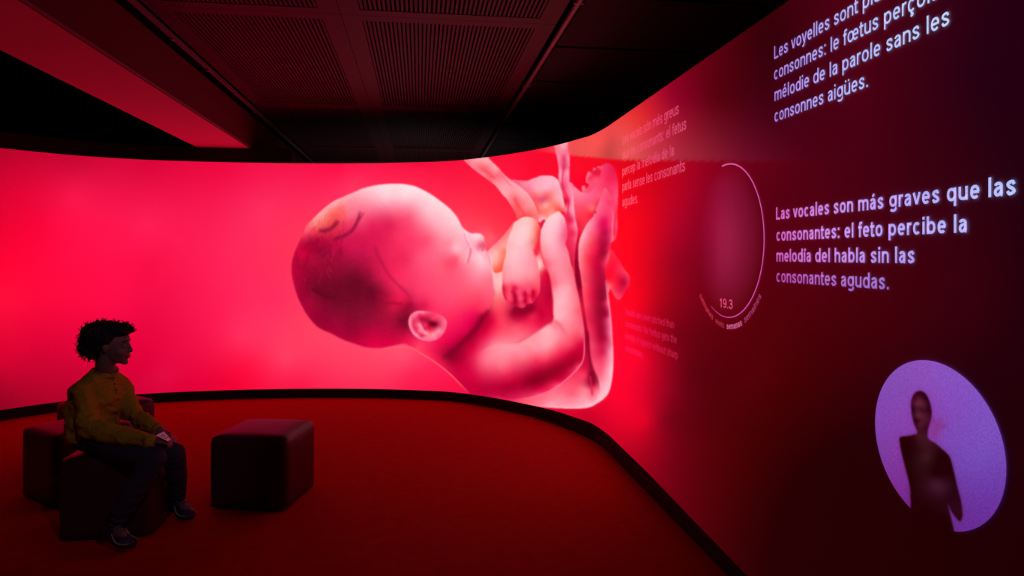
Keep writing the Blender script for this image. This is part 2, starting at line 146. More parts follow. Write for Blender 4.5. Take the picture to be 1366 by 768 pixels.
STROKES=[ # x,y..., width, colour, strength
 ('481,281 479,290 475,299 470,307 462,313 452,317 443,320',2.5,(110,5,42),.62),
 ('486,283 482,290 477,294',.9,(160,10,60),.5),
 ('452,293 447,300 441,305 433,308 424,307',3.,(125,2,48),.68),
 ('500,325 503,338 510,352 519,367 530,379 540,388 550,398',2.6,(165,10,58),.42),
 ('415,385 425,390 436,396 450,397',2.6,(80,2,28),.55),
 ('510,405 525,404 538,406',2.4,(120,4,42),.35),
 ('546,240 546,240.2',.5,(255,200,200),.0),
 ('653,412 645,421 640,430 633,440 622,451 611,462 600,471 590,478',3.4,(125,0,38),.75),
 ('624,352 626,344 628,336 628,330',1.5,(235,80,118),.55),
 ('621,352 623,343 625,335 624,330',1.3,(255,195,208),.45),
 ('620,306 624,318 631,330 640,341 645,348',1.6,(255,215,222),.35),
 ('619,310 622,320 627,328',1.,(245,120,150),.45),
 ('644,322 645.5,329 643,336',1.1,(225,60,105),.55),
 ('652,335 655,345 657,358 659,372 660,388',1.3,(255,205,210),.5),
 ('510,465 525,463 538,463 548,463.6 560,470 580,482.5 600,498 615,513 627,525',1.1,(255,100,110),.8),
 ('779.5,436 780,455 779.8,471 777.5,482 771,491.5 760,502.5 745,514.5 731,522.5 714,528.5 697,531.5',1.0,(255,125,155),.75),
 ('739,424 736,430.5 730,433 720,439.5 709,446.5 698,453 688,459',1.9,(235,55,90),.5),
 ('739,427 744,430 750,437 755,446',1.8,(250,85,115),.5),
 ('784,440 785.5,460 787,478 790,495 794,510',2.2,(135,0,38),.7),
 ('787,445 788.5,470 792.5,489 799,505',1.0,(235,60,100),.6),
 ('788,500 789.5,515 791,528',1.6,(215,30,75),.7),
 ('816.5,440 818,465 818,488 815.5,506 810,522 800,533 789,540.5 770,543.5 745,543 720,540',1.3,(255,190,205),.55),
 ('808.5,372 811,392 813.5,410 815.8,432 817,448',1.4,(255,130,165),.75),
 ('819,281 818,300 817.6,317 815,324',.9,(255,120,155),.7),
 ('822,285 821,300 819,315',1.4,(240,30,75),.5),
 ('768.5,345 770,360 772,375 775,385',2.2,(135,0,38),.85),
 ('720,300 719.5,312 716,324 713,334 716,345',1.5,(240,60,75),.45),
 ('721,310 720.5,325 723,340 727,353 733,364 736,380 738,400 738,420',1.1,(250,70,90),.55),
 ('682,387 687,393 688,404',1.8,(165,0,48),.65),
 ('700.5,388 701.5,396 701.5,405',1.3,(175,0,52),.6),
 ('712,386 711.5,394 710.5,402',1.2,(175,0,52),.55),
 ('671,380 672.5,392 677,401',1.5,(220,10,60),.6),
 ('684,410 690,413 698,415 707,412 712,406',4.2,(140,0,40),.85),
 ('549,419 546.8,430 550,441 557,449 567,453.5',1.0,(255,160,185),.5),
 ('553,424 552,433 555,441 562,446.5 571,447.5',1.2,(230,35,85),.55),
 ('561,423 563,429 566,436 569,441',1.5,(185,5,62),.55),
 ('574,430 578,432 582,431.5',2.6,(100,0,28),.75),
 ('641,226 652,231 662,239',1.3,(250,70,95),.55),
 ('670,233 676,242 684,249',1.,(255,90,110),.5),
 ('686,264 693,276 702,288',2.0,(255,60,75),.5),
 ('753,206 753,220 751.5,232 751,246 755,258 759,270 758,285 762,296',1.3,(235,30,75),.6),
 ('793,280 795,283 797,284',1.2,(215,10,50),.6),
 ('801,262 796,272 793,280',1.,(235,40,85),.4),
]
def paint(bg=None):
    x0,x1,y0,y1=PX0,PX1,PY0,PY1
    X,Y=np.meshgrid(np.arange(x0,x1)+0.,np.arange(y0,y1)+0.)
    img=bgcol(X,Y); part=np.zeros(X.shape,int)-1; tot=np.zeros(X.shape)
    rng=np.random.default_rng(5)
    for i,(nm,P,C,soft,fb) in enumerate(SHAPES):
        cov=raster(catmull(P),x0,x1,y0,y1)
        cv=blur(cov,soft)
        xs=[p[0] for p in P]; ys=[p[1] for p in P]
        a0=max(0,int(min(xs))-x0-6); a1=min(x1-x0,int(max(xs))-x0+7); b0=max(0,int(min(ys))-y0-6); b1=min(y1-y0,int(max(ys))-y0+7)
        f=rbf(C,X[b0:b1,a0:a1],Y[b0:b1,a0:a1])
        f=np.stack([blur(f[...,k],fb) for k in range(3)],-1)
        if nm=='head':   # downy hair strands on the dark crown
            n=rng.normal(0,1,X.shape); n=blur(n,.8)*1.3
            ang=blur(rng.normal(0,1,X.shape),3)*9
            dark=np.clip((210-f[...,0])/100,0,1)+.35*np.clip((200-f[...,1])/200,0,1)
            f=np.clip(f*(1+(.07*dark)[...,None]*n[b0:b1,a0:a1,None])+ (ang[b0:b1,a0:a1]*1.0)[...,None]*np.array([.6,.5,.5]),0,255)
        else:
            n=blur(rng.normal(0,1,X.shape),2.2)*8
            f=np.clip(f+n[b0:b1,a0:a1,None]*np.array([.5,1,1])*1.2,0,255)
        if nm=='arm' and P[0][0]>740:   # the shoulder melts into the back
            cv=cv*np.clip((X-634-.15*(Y-480))/30,0,1)**1.3*1.0 if True else cv
        c=cv[b0:b1,a0:a1,None]
        img[b0:b1,a0:a1]=img[b0:b1,a0:a1]*(1-c)+f*c
        part=np.where(cov>.5,i,part); tot=np.maximum(tot,cv)
    hair=[]   # fine wisps of hair combed back over the scalp
    for _ in range(170):
        a=rng.uniform(-.2,1.25); r=rng.uniform(.1,1.0)
        x=455+r*78*math.cos(2.6+a*1.9); y=362+r*88*math.sin(2.6+a*1.9)
        if not(396<x<560 and 285<y<455) or (x>520 and y>400): continue
        d=math.atan2(y-300,x-560)+rng.normal(0,.35)+1.4; L=rng.uniform(5,13); c=rng.choice([0,1],p=[.72,.28])
        q=' '.join('%.1f,%.1f'%(x+L*t*math.cos(d+t*.5),y+L*t*math.sin(d+t*.5)) for t in (0,.5,1))
        hair.append((q,.75,(95,2,36) if c==0 else (235,45,95),rng.uniform(.10,.24)))
    for s,w,col,st in STROKES+hair:
        if st<=0: continue
        q=np.array(pts(s)); 
        # distance to the smooth line
        d=np.full(X.shape,1e9); L=[]
        for k in range(len(q)-1):
            a=q[max(k-1,0)];b=q[k];c=q[k+1];e=q[min(k+2,len(q)-1)]
            for t in np.arange(0,1,.25): L.append(.5*((2*b)+(c-a)*t+(2*a-5*b+4*c-e)*t*t+(3*b-a-3*c+e)*t**3))
        L.append(q[-1]); L=np.array(L)
        a0=max(0,int(L[:,0].min()-x0-14)); a1=min(x1-x0,int(L[:,0].max()-x0+15)); b0=max(0,int(L[:,1].min()-y0-14)); b1=min(y1-y0,int(L[:,1].max()-y0+15))
        xx=X[b0:b1,a0:a1]; yy=Y[b0:b1,a0:a1]; d=np.full(xx.shape,1e9); tt=np.zeros(xx.shape)
        for k in range(len(L)-1):
            a=L[k]; v=L[k+1]-a; t=np.clip(((xx-a[0])*v[0]+(yy-a[1])*v[1])/(v@v+1e-9),0,1)
            dd=np.hypot(xx-a[0]-t*v[0],yy-a[1]-t*v[1]); m=dd<d; d=np.where(m,dd,d); tt=np.where(m,(k+t)/(len(L)-1),tt)
        taper=np.clip(np.minimum(tt,1-tt)*6,0,1)**.6
        al=(st*np.exp(-(d/w)**2/1.1)*taper)[...,None]
        img[b0:b1,a0:a1]=img[b0:b1,a0:a1]*(1-al)+np.array(col)*al
    return img,part,tot
# ------------------------------------------------------------------ grotesque lettering drawn from strokes
XH,CAPH,DS=.53,.73,-.20
def arc(cx,cy,rx,ry,a0,a1,n=14,p=2.25):
    out=[]
    for k in range(n+1):
        a=math.radians(a0+(a1-a0)*k/n); c,s=math.cos(a),math.sin(a)
        out.append((cx+rx*math.copysign(abs(c)**(2/p),c),cy+ry*math.copysign(abs(s)**(2/p),s)))
    return out
def smooth(P,n=5):
    out=[]
    for i in range(len(P)-1):
        a=P[max(i-1,0)];b=P[i];c=P[i+1];e=P[min(i+2,len(P)-1)]
        for k in range(n):
            t=k/n; out.append(tuple(.5*((2*b[q])+(c[q]-a[q])*t+(2*a[q]-5*b[q]+4*c[q]-e[q])*t*t+(3*b[q]-a[q]-3*c[q]+e[q])*t**3) for q in (0,1)))
    out.append(tuple(P[-1])); return out
def glyph(ch,t):
    """advance width and stroke centre lines"""
    h=t/2; sb=.055; X0=sb+h; R=XH-h; cy=XH/2; ry=XH/2-h
    base={'á':('a','ac'),'é':('e','ac'),'í':('ı','ac'),'ó':('o','ac'),'è':('e','gr'),'ü':('u','di'),'ç':('c','ce')}
    if ch in base:
        b,m=base[ch]; w,S=glyph(b,t); c=w/2
        if m=='ac': S=S+[[(c-.02,XH+.06),(c+.075,XH+.185)]]
        if m=='gr': S=S+[[(c+.02,XH+.06),(c-.075,XH+.185)]]
        if m=='di': S=S+[[(c-.11-h,XH+.13),(c-.11+h,XH+.13)],[(c+.11-h,XH+.13),(c+.11+h,XH+.13)]]
        if m=='ce': S=S+[smooth([(c+.01,.0),(c+.0,-.05),(c+.07,-.085),(c+.055,-.15),(c-.05,-.155)])]
        return w,S
    W={'a':.50,'b':.56,'c':.51,'d':.56,'e':.53,'f':.30,'g':.56,'h':.54,'i':.23,'ı':.23,'l':.23,'m':.82,'n':.54,'o':.56,'p':.56,'q':.56,'r':.35,'s':.49,'t':.31,'u':.54,'v':.49,'w':.74,'k':.50,'y':.49,'L':.53,'V':.62,'œ':.90,'.':.26,':':.26,'1':.50,'9':.55,'3':.55,' ':.27}[ch]
    r=W-sb-h; rx=(r-X0)/2; cx=(r+X0)/2
    if ch==' ': return W,[]
    if ch=='o': return W,[arc(cx,cy,rx,ry,0,360,30)]
    if ch=='c': return W,[arc(cx,cy,rx,ry,42,318,24)]
    if ch=='e': return W,[arc(cx,cy,rx,ry,2,316,26),[(X0,cy+.005),(r+h*.6,cy+.005)]]
    if ch=='œ':
        r1=.47; c1=(X0+r1)/2; x1=(r1-X0)/2; r2=W-sb-h; c2=(r1+r2)/2; x2=(r2-r1)/2
        return W,[arc(c1,cy,x1,ry,0,360,30),arc(c2,cy,x2,ry,2,316,26),[(r1,cy+.005),(r2+h*.6,cy+.005)]]
    if ch=='b': return W,[[(X0,0),(X0,CAPH)],arc(cx,cy,rx,ry,0,360,30)]
    if ch=='d': return W,[[(r,0),(r,CAPH)],arc(cx,cy,rx,ry,0,360,30)]
    if ch=='p': return W,[[(X0,DS),(X0,XH)],arc(cx,cy,rx,ry,0,360,30)]
    if ch=='q': return W,[[(r,DS),(r,XH)],arc(cx,cy,rx,ry,0,360,30)]
    if ch=='g': return W,[smooth([(r,XH),(r,.2),(r,-.04)],1)+arc(cx,-.03,rx,-DS-.03-h,0,-150,14),arc(cx,cy+.015,rx,ry-.015,0,360,30)]
    if ch=='a':
        rr=r-.02
        return W,[arc(cx-.01,XH-.17,rx*.92,.17-h,165,0,12)+[(rr,.12),(rr+.01,h*.9),(rr+.05,h*.8)],
                  smooth([(rr,.335),(cx,.300),(X0+.035,.255),(X0,.155),(X0+.055,h+.005),(cx,h+.005),(rr-.05,.11),(rr,.2)])]
    if ch in 'hn':
        S=[arc(cx,XH-.19,rx,.19-h,180,0,14)+[(r,0)]]; return W,[[(X0,0),(X0,CAPH if ch=='h' else XH)]]+S
    if ch=='m':
        m=(X0+r)/2; q=(m-X0)/2
        return W,[[(X0,0),(X0,XH)],arc(X0+q,XH-.17,q,.17-h,180,0,12)+[(m,0)],arc(m+q,XH-.17,q,.17-h,180,0,12)+[(r,0)]]
    if ch=='u': return W,[[(r,0),(r,XH)],[(X0,XH)]+arc(cx,.19,rx,.19-h,180,360,14)]
    if ch=='r': return W,[[(X0,0),(X0,XH)],smooth([(X0,.30),(X0+.03,.43),(X0+.1,R-.005),(W-.035,R+.01)])]
    if ch=='i': return W,[[(W/2,0),(W/2,XH)],[(W/2,CAPH-t*1.05),(W/2,CAPH)]]
    if ch=='ı': return W,[[(W/2,0),(W/2,XH)]]
    if ch=='l': return W,[[(W/2,0),(W/2,CAPH)]]
    if ch=='k': return W,[[(X0,0),(X0,CAPH)],[(W-.08,XH),(X0+.02,.20)],[(X0+.13,.30),(W-.06,0)]]
    if ch=='f': x=.135; return W,[[(x,0),(x,.55)]+smooth([(x,.58),(x+.02,.67),(x+.08,CAPH-h),(W+.0,CAPH-h)]),[(.02,XH-h),(W-.02,XH-h)]]
    if ch=='t': x=.125; return W,[[(x,CAPH-.06),(x,.14)]+smooth([(x,.12),(x+.02,.05),(x+.08,h-.005),(W-.02,h)]),[(.015,XH-h),(W-.02,XH-h)]]
    if ch=='s': return W,[smooth([(r-.005,XH-.155),(r-.05,XH-.06),(cx,R+.002),(X0+.045,R-.03),(X0+.01,XH-.15),(X0+.07,.305),(cx,cy),(r-.06,.225),(r,.145),(r-.04,h+.03),(cx,h-.002),(X0+.05,.06),(X0-.005,.155)],4)]
    if ch in 'vV':
        H=XH if ch=='v' else CAPH; return W,[[(.02+h,H),(W/2,h*.6)],[(W-.02-h,H),(W/2,h*.6)]]
    if ch=='w': return W,[[(.02+h,XH),(.215,h*.6)],[(.215,h*.6),(W/2,XH-.02)],[(W/2,XH-.02),(W-.215,h*.6)],[(W-.215,h*.6),(W-.02-h,XH)]]
    if ch=='y': return W,[[(.02+h,XH),(W/2,.02)],smooth([(W-.02-h,XH),(W/2+.01,.03),(W/2-.05,-.11),(W/2-.11,DS+h+.01),(.06,DS+h)])]
    if ch=='L': return W,[[(X0+.01,0),(X0+.01,CAPH)],[(X0+.01,h),(W-.03,h)]]
    if ch=='.': return W,[[(W/2,0),(W/2,t*1.1)]]
    if ch==':': return W,[[(W/2,0),(W/2,t*1.1)],[(W/2,XH-t*1.1),(W/2,XH)]]
    if ch=='1': return W,[[(.30,0),(.30,CAPH)],smooth([(.30,CAPH-.03),(.25,CAPH-.14),(.11,CAPH-.17)])]
    if ch=='9': return W,[arc(cx,CAPH-.235,rx,.235-h,0,360,26),smooth([(r,CAPH-.24),(r,.30),(r-.07,.09),(cx-.02,h),(X0+.02,.13)])]
    if ch=='3': return W,[smooth([(X0,CAPH-.19),(X0+.06,CAPH-.06),(cx,CAPH-h),(r-.05,CAPH-.07),(r-.03,CAPH-.22),(cx+.04,.40),(cx-.06,.39)]),smooth([(cx-.06,.39),(cx+.06,.385),(r,.30),(r,.14),(r-.09,h+.02),(cx-.03,h),(X0+.03,.07),(X0-.01,.20)])]
def stroke(P,t):
    """ribbon of constant width along a centre line"""
    P=np.array(P,float); keep=[0]+[i for i in range(1,len(P)) if np.hypot(*(P[i]-P[i-1]))>1e-5]; P=P[keep]
    closed=np.hypot(*(P[0]-P[-1]))<1e-4
    n=len(P); V=[]
    for i in range(n):
        a=P[i]-P[i-1] if i>0 else (P[0]-P[-2] if closed else P[1]-P[0])
        b=P[i+1]-P[i] if i<n-1 else (P[1]-P[0] if closed else P[-1]-P[-2])
        a=a/np.hypot(*a); b=b/np.hypot(*b); d=a+b; d=d/max(np.hypot(*d),1e-6); m=1/max(.6,abs(a@d))
        nr=np.array([-d[1],d[0]])*t/2*m; V+=[P[i]+nr,P[i]-nr]
    return np.array(V),[(2*i,2*i+1,2*i+3,2*i+2) for i in range(n-1)]
def text_glyphs(s,t,squeeze=1.):
    """list of (verts, faces) per letter; coordinates in em"""
    x=0; out=[]
    for ch in s:
        w,S=glyph(ch,t); V=[];Fc=[]
        for P in S:
            v,f=stroke(P,t); Fc+=[tuple(i+len(V) for i in q) for q in f]; V+=[(p[0]+x,p[1]) for p in v]
        if ch==':': out+=[(np.array(V[4*k:4*k+4]),Fc[:1]) for k in (0,1)]
        elif V: out.append((np.array(V),Fc))
        x+=w
    return out
# ------------------------------------------------------------------ helpers
COL=SC.collection
def W(px,y,d):
    """measured image point at a measured depth -> world"""
    X=(px-CX)/F*d; Z=(HZ-y)/F*d
    return Vector((CY*X+SY*d, -SY*X+CY*d, CAMH+Z))
def cw(X,d,z): return Vector((CY*X+SY*d,-SY*X+CY*d,z))
def lin(c):
    c=np.asarray(c,float)/255.; return np.where(c<=.04045,c/12.92,((c+.055)/1.055)**2.4)
def mat(name,col,rough=.6,spec=.5,bump=0,bscale=200,metal=0,var=0,vscale=6,sheen=0,coat=0):
    m=bpy.data.materials.new(name); m.use_nodes=True; nt=m.node_tree; b=nt.nodes['Principled BSDF']
    b.inputs['Base Color'].default_value=(*col,1); b.inputs['Roughness'].default_value=rough
    b.inputs['Specular IOR Level'].default_value=spec; b.inputs['Metallic'].default_value=metal
    if sheen: b.inputs['Sheen Weight'].default_value=sheen
    if coat: b.inputs['Coat Weight'].default_value=coat
    if bump or var:
        tc=nt.nodes.new('ShaderNodeTexCoord')
    if bump:
        n=nt.nodes.new('ShaderNodeTexNoise'); n.inputs['Scale'].default_value=bscale; n.inputs['Detail'].default_value=4
        bp=nt.nodes.new('ShaderNodeBump'); bp.inputs['Strength'].default_value=bump; bp.inputs['Distance'].default_value=.004
        nt.links.new(tc.outputs['Object'],n.inputs['Vector']); nt.links.new(n.outputs['Fac'],bp.inputs['Height']); nt.links.new(bp.outputs['Normal'],b.inputs['Normal'])
    if var:
        n=nt.nodes.new('ShaderNodeTexNoise'); n.inputs['Scale'].default_value=vscale; n.inputs['Detail'].default_value=5
        r=nt.nodes.new('ShaderNodeMixRGB'); r.inputs[1].default_value=(*[c*(1-var) for c in col],1); r.inputs[2].default_value=(*[min(1,c*(1+var)) for c in col],1)
        nt.links.new(tc.outputs['Object'],n.inputs['Vector']); nt.links.new(n.outputs['Fac'],r.inputs[0]); nt.links.new(r.outputs[0],b.inputs['Base Color'])
    return m
def picture_mat(name,sampling='FRONT',base=.30):
    """screen surface: matte white-grey paint that shows the projected picture"""
    m=bpy.data.materials.new(name); m.use_nodes=True; nt=m.node_tree; b=nt.nodes['Principled BSDF']
    b.inputs['Base Color'].default_value=(base,base*.45,base*.6,1); b.inputs['Roughness'].default_value=.9; b.inputs['Specular IOR Level'].default_value=.1
    a=nt.nodes.new('ShaderNodeAttribute'); a.attribute_name='picture'
    tc=nt.nodes.new('ShaderNodeTexCoord'); n=nt.nodes.new('ShaderNodeTexNoise'); n.inputs['Scale'].default_value=190; n.inputs['Detail'].default_value=1
    mr=nt.nodes.new('ShaderNodeMapRange'); mr.inputs['From Min'].default_value=.25; mr.inputs['From Max'].default_value=.75; mr.inputs['To Min'].default_value=.82; mr.inputs['To Max'].default_value=1.12
    mx=nt.nodes.new('ShaderNodeVectorMath'); mx.operation='SCALE'
    nt.links.new(tc.outputs['Object'],n.inputs['Vector']); nt.links.new(n.outputs['Fac'],mr.inputs['Value'])
    nt.links.new(a.outputs['Color'],mx.inputs[0]); nt.links.new(mr.outputs['Result'],mx.inputs['Scale'])
    nt.links.new(mx.outputs[0],b.inputs['Emission Color']); b.inputs['Emission Strength'].default_value=1
    m.cycles.emission_sampling=sampling
    return m
def mesh_obj(name,verts,faces,m,parent=None,col=None,smooth=False):
    me=bpy.data.meshes.new(name); me.from_pydata([tuple(v) for v in verts],[],[tuple(f) for f in faces]); me.update()
    if m: me.materials.append(m)
    if col is not None:
        ca=me.color_attributes.new('picture','FLOAT_COLOR','POINT')
        c=np.ones((len(verts),4),np.float32); c[:,:3]=col; ca.data.foreach_set('color',c.ravel())
    if smooth:
        for p in me.polygons: p.use_smooth=True
    o=bpy.data.objects.new(name,me); COL.objects.link(o)
    if parent: o.parent=parent
    return o
def bm_obj(name,bm,m,parent=None,smooth=False):
    bmesh.ops.recalc_face_normals(bm,faces=bm.faces)
    me=bpy.data.meshes.new(name); bm.to_mesh(me); bm.free()
    if m: me.materials.append(m)
    if smooth:
        for p in me.polygons: p.use_smooth=True
    o=bpy.data.objects.new(name,me); COL.objects.link(o)
    if parent: o.parent=parent
    return o
def empty(name,loc,label,cat,group=None):
    o=bpy.data.objects.new(name,None); COL.objects.link(o); o.location=loc; o.empty_display_size=.1
    o['label']=label; o['category']=cat
    if group: o['group']=group
    return o
def structure(o): o['kind']='structure'; return o
def box(bm,c,s,rz=0,bev=0,seg=2):
    r=bmesh.ops.create_cube(bm,size=1); vs=r['verts']
    M=Matrix.Translation(c)@Matrix.Rotation(rz,4,'Z')@Matrix.Diagonal((*s,1))
    bmesh.ops.transform(bm,matrix=M,verts=vs)
    if bev:
        es=list({e for v in vs for e in v.link_edges}); bmesh.ops.bevel(bm,geom=es,offset=bev,segments=seg,profile=.5,affect='EDGES')
def tube(bm,P,R,n=12,sq=None,cap=True):
    """tapered tube through points with rounded ends; sq=(axis vector, factor) squashes it"""
    P=[Vector(p) for p in P]; 
    if not hasattr(R,'__len__'): R=[R]*len(P)
    Q=[];RR=[]
    for i in range(len(P)-1):
        a=P[max(i-1,0)];b=P[i];c=P[i+1];e=P[min(i+2,len(P)-1)]
        k=4 if len(P)>2 else 1
        for j in range(k):
            t=j/k; Q.append(.5*((2*b)+(c-a)*t+(2*a-5*b+4*c-e)*t*t+(3*b-a-3*c+e)*t**3)); RR.append(R[i]*(1-t)+R[i+1]*t)
    Q.append(P[-1]);RR.append(R[-1])
    if cap:
        d0=(Q[0]-Q[1]).normalized(); d1=(Q[-1]-Q[-2]).normalized(); r0,r1=RR[0],RR[-1]
        pre=[(Q[0]+d0*r0*s,r0*c) for s,c in ((.96,.28),(.8,.6),(.5,.866))]
        post=[(Q[-1]+d1*r1*s,r1*c) for s,c in ((.5,.866),(.8,.6),(.96,.28))]
        Q=[p for p,_ in pre]+Q+[p for p,_ in post]; RR=[r for _,r in pre]+RR+[r for _,r in post]
    rings=[]; up=None
    for i,p in enumerate(Q):
        t=(Q[min(i+1,len(Q)-1)]-Q[max(i-1,0)]).normalized()
        if up is None: up=t.orthogonal().normalized()
        up=(up-t*up.dot(t)).normalized(); sd=t.cross(up)
        ring=[]
        for k in range(n):
            a=2*math.pi*k/n; v=(up*math.cos(a)+sd*math.sin(a))*RR[i]
            if sq: ax,f=sq; v=v-ax*(v.dot(ax))*(1-f)
            ring.append(bm.verts.new(p+v))
        rings.append(ring)
    for a,b in zip(rings,rings[1:]):
        for k in range(n): bm.faces.new((a[k],a[(k+1)%n],b[(k+1)%n],b[k]))
    bm.faces.new(rings[0][::-1]); bm.faces.new(rings[-1])
def ell(bm,c,r,M=None,sub=3):
    s=bmesh.ops.create_icosphere(bm,subdivisions=sub,radius=1)['verts']
    T=Matrix.Translation(c)@(M.to_4x4() if M else Matrix())@Matrix.Diagonal((*r,1))
    bmesh.ops.transform(bm,matrix=T,verts=s)
def remesh(name,bm,voxel,m,parent,smooth=4,disp=None):
    o=bm_obj(name,bm,None,parent)
    r=o.modifiers.new('r','REMESH'); r.mode='VOXEL'; r.voxel_size=voxel; r.use_smooth_shade=True
    s=o.modifiers.new('s','SMOOTH'); s.factor=.5; s.iterations=smooth
    dg=bpy.context.evaluated_depsgraph_get(); me=bpy.data.meshes.new_from_object(o.evaluated_get(dg))
    o.modifiers.clear(); o.data=me; me.name=name; me.materials.clear(); me.materials.append(m)
    if disp:
        no=[v.normal.copy() for v in me.vertices]
        for v,nn in zip(me.vertices,no): v.co=v.co+nn*disp(v.co)
    for p in me.polygons: p.use_smooth=True
    me.update(); return o
# ------------------------------------------------------------------ materials
M={}
M['carpet']=mat('carpet',(.45,.006,.003),.85,.05,bump=.6,bscale=260,var=.28,vscale=14)
M['black']=mat('black_paint',(.012,.010,.011),.7,.2)
M['dark_ceiling']=mat('dark_ceiling',(.02,.012,.014),.8,.2,var=.2)
M['slat']=mat('ceiling_metal',(.072,.012,.02),.6,.25,var=.15)
M['board']=mat('ceiling_board',(.03,.018,.02),.8,.2,var=.2)
M['beam']=mat('beam_soffit_lit',(.85,.18,.42),.8,.1,var=.04,vscale=3)  # bright underside of the beam: screen light put into the colour
M['beam_shaded']=mat('beam_side_shaded',(.13,.015,.035),.7,.15,var=.1,vscale=3)  # same beam, side faces: shade put into the colour
M['rail']=mat('rail_metal',(.22,.10,.13),.4,.5)
M['leather']=mat('black_leather',(.045,.006,.008),.40,.3,bump=.25,bscale=120)
M['seam']=mat('seam_thread',(.05,.03,.035),.5,.4)
M['skin']=mat('skin',(.15,.065,.045),.55,.35)
M['hair']=mat('hair',(.012,.006,.005),.7,.2)
M['knit']=mat('mustard_knit',(.34,.18,.010),.9,.1,bump=1.,bscale=170,var=.15,vscale=40)
M['denim']=mat('dark_denim',(.030,.017,.030),.85,.15,bump=.4,bscale=260,var=.2,vscale=30)
M['shoe']=mat('shoe_fabric',(.018,.006,.034),.5,.5,var=.3,vscale=60)
M['sole']=mat('shoe_sole',(.02,.018,.025),.6,.3)
M['stripe']=mat('shoe_stripe',(.22,.19,.09),.4,.5)
M['sock']=mat('sock',(.13,.10,.12),.9,.1)
M['card']=mat('white_card',(.93,.90,.93),.5,.3)
M['ink']=mat('ink',(.06,.05,.07),.6,.2)
M['button']=mat('button',(.05,.02,.01),.4,.5)
M['eye']=mat('eye_white',(.16,.11,.10),.3,.5)
M['iris']=mat('iris',(.02,.01,.008),.2,.5)
M['lip']=mat('lips',(.22,.07,.06),.5,.4)
M['screen']=picture_mat('screen_paint','FRONT')
M['pic']=picture_mat('projected_picture','NONE')
# ------------------------------------------------------------------ the curved screen: its plan, measured column by column
PL=[(0,6.25),(60,6.53),(120,6.78),(200,7.02),(300,7.19),(400,7.27),(480,7.27),(550,7.20),(600,7.10),(650,6.83),(700,6.47),(740,6.12),(770,5.80),(790,5.58)]
XR=1.425
def plane_d(px): return XR/(CY*(px-CX)/F+SY)
dense=[]
ctrl=[(p,)+tuple(cw((p-CX)/F*d,d,0))[:2] for p,d in PL]
L1=[(-120,-5.60+.35,5.55+.35),(-260,-5.9,5.2),(-420,-6.25,4.2),(-600,-6.35,3.0),(-800,-6.35,1.2),(-1000,-6.35,-1.0),(-1200,-6.35,-2.6)]
p0=Vector(ctrl[0][1:]); p1=Vector(ctrl[1][1:]); dr=(p0-p1).normalized()
def leftpts():
    out=[]; ang=math.atan2(dr.y,dr.x); p=p0.copy(); px=0
    for k in range(18):
        a=ang+math.radians(5.5)*min(k+1,9)*1.0
        a=min(a,math.radians(-90)+2*math.pi if ang>0 else math.radians(-90))
        p=p+Vector((math.cos(a),math.sin(a)))*.5; px-=70
        out.append((px,p.x,p.y))
    return out[::-1]
ctrl=leftpts()+ctrl
for px in range(812,2300,24): d=plane_d(px); ctrl.append((px,)+tuple(cw((px-CX)/F*d,d,0))[:2])
last=ctrl[-1]
for k in range(1,9): ctrl.append((last[0]+k*150,XR,last[2]-k*.5))
C=np.array(ctrl)
T=[]
for i in range(len(C)-1):
    a=C[max(i-1,0)];b=C[i];c=C[i+1];e=C[min(i+2,len(C)-1)]
    for t in np.arange(0,1,1/12): T.append(b+(c-b)*t if b[0]>=812 else .5*((2*b)+(c-a)*t+(2*a-5*b+4*c-e)*t*t+(3*b-a-3*c+e)*t**3))
T.append(C[-1]); T=np.array(T)          # columns: px label, x, y
xy=T[:,1:]; camX=CY*xy[:,0]-SY*xy[:,1]; camZ=SY*xy[:,0]+CY*xy[:,1]
inview=(T[:,0]>=0)&(T[:,0]<=1366)
T[inview,0]=CX+F*camX[inview]/camZ[inview]     # exact column seen
SL=np.concatenate([[0],np.cumsum(np.hypot(*np.diff(xy,axis=0).T))])
for k in range(3): xy=xy
nx=np.gradient(xy[:,0],SL); ny=np.gradient(xy[:,1],SL); nl=np.hypot(nx,ny); NX,NY=ny/nl,-nx/nl   # points into the room
ZB,ZT=.10,2.50
def s_of(px): return float(np.interp(px,T[:,0],SL))
def at_s(s,z,off=0.):
    s=np.asarray(s,float)
    x=np.interp(s,SL,xy[:,0])+off*np.interp(s,SL,NX); y=np.interp(s,SL,xy[:,1])+off*np.interp(s,SL,NY)
    return np.stack(np.broadcast_arrays(x,y,z),-1)
def depth_px(px): return np.interp(px,T[:,0],camZ)
def z_of(px,y): return CAMH+(HZ-np.asarray(y,float))*depth_px(px)/F
AMB=np.array([.020,0.0,.002])
def piclin(rgb,amb=1.): return np.clip(lin(rgb)-AMB*amb,0,None)
# screen surface
S0=SL[0]; 
cols=np.concatenate([np.arange(0,s_of(0),.12),np.arange(s_of(0),s_of(1366),.026),np.arange(s_of(1366),SL[-1],.15)])
rows=np.linspace(0,1,150)
pxs=np.interp(cols,SL,T[:,0])
def zlow(px): return np.interp(px,[600,700,765,814,862,924,999],[.10,.112,.132,.148,.142,.118,.10])   # lower edge as measured
SS,ZZ=np.meshgrid(cols,rows); ZZ=zlow(pxs)[None]*(1-ZZ)+ZT*ZZ; dz=np.clip(np.interp(cols,SL,camZ),1.3,None); dz=np.where(pxs<0,6.25,dz)
PXG=np.broadcast_to(pxs,SS.shape); YG=HZ-(ZZ-CAMH)*F/dz[None,:]
V=at_s(SS,ZZ).reshape(-1,3); CC=piclin(bgcol(PXG,YG)).reshape(-1,3)
nc=len(cols); nr=len(rows)
idx=np.arange(nc*nr).reshape(nr,nc)
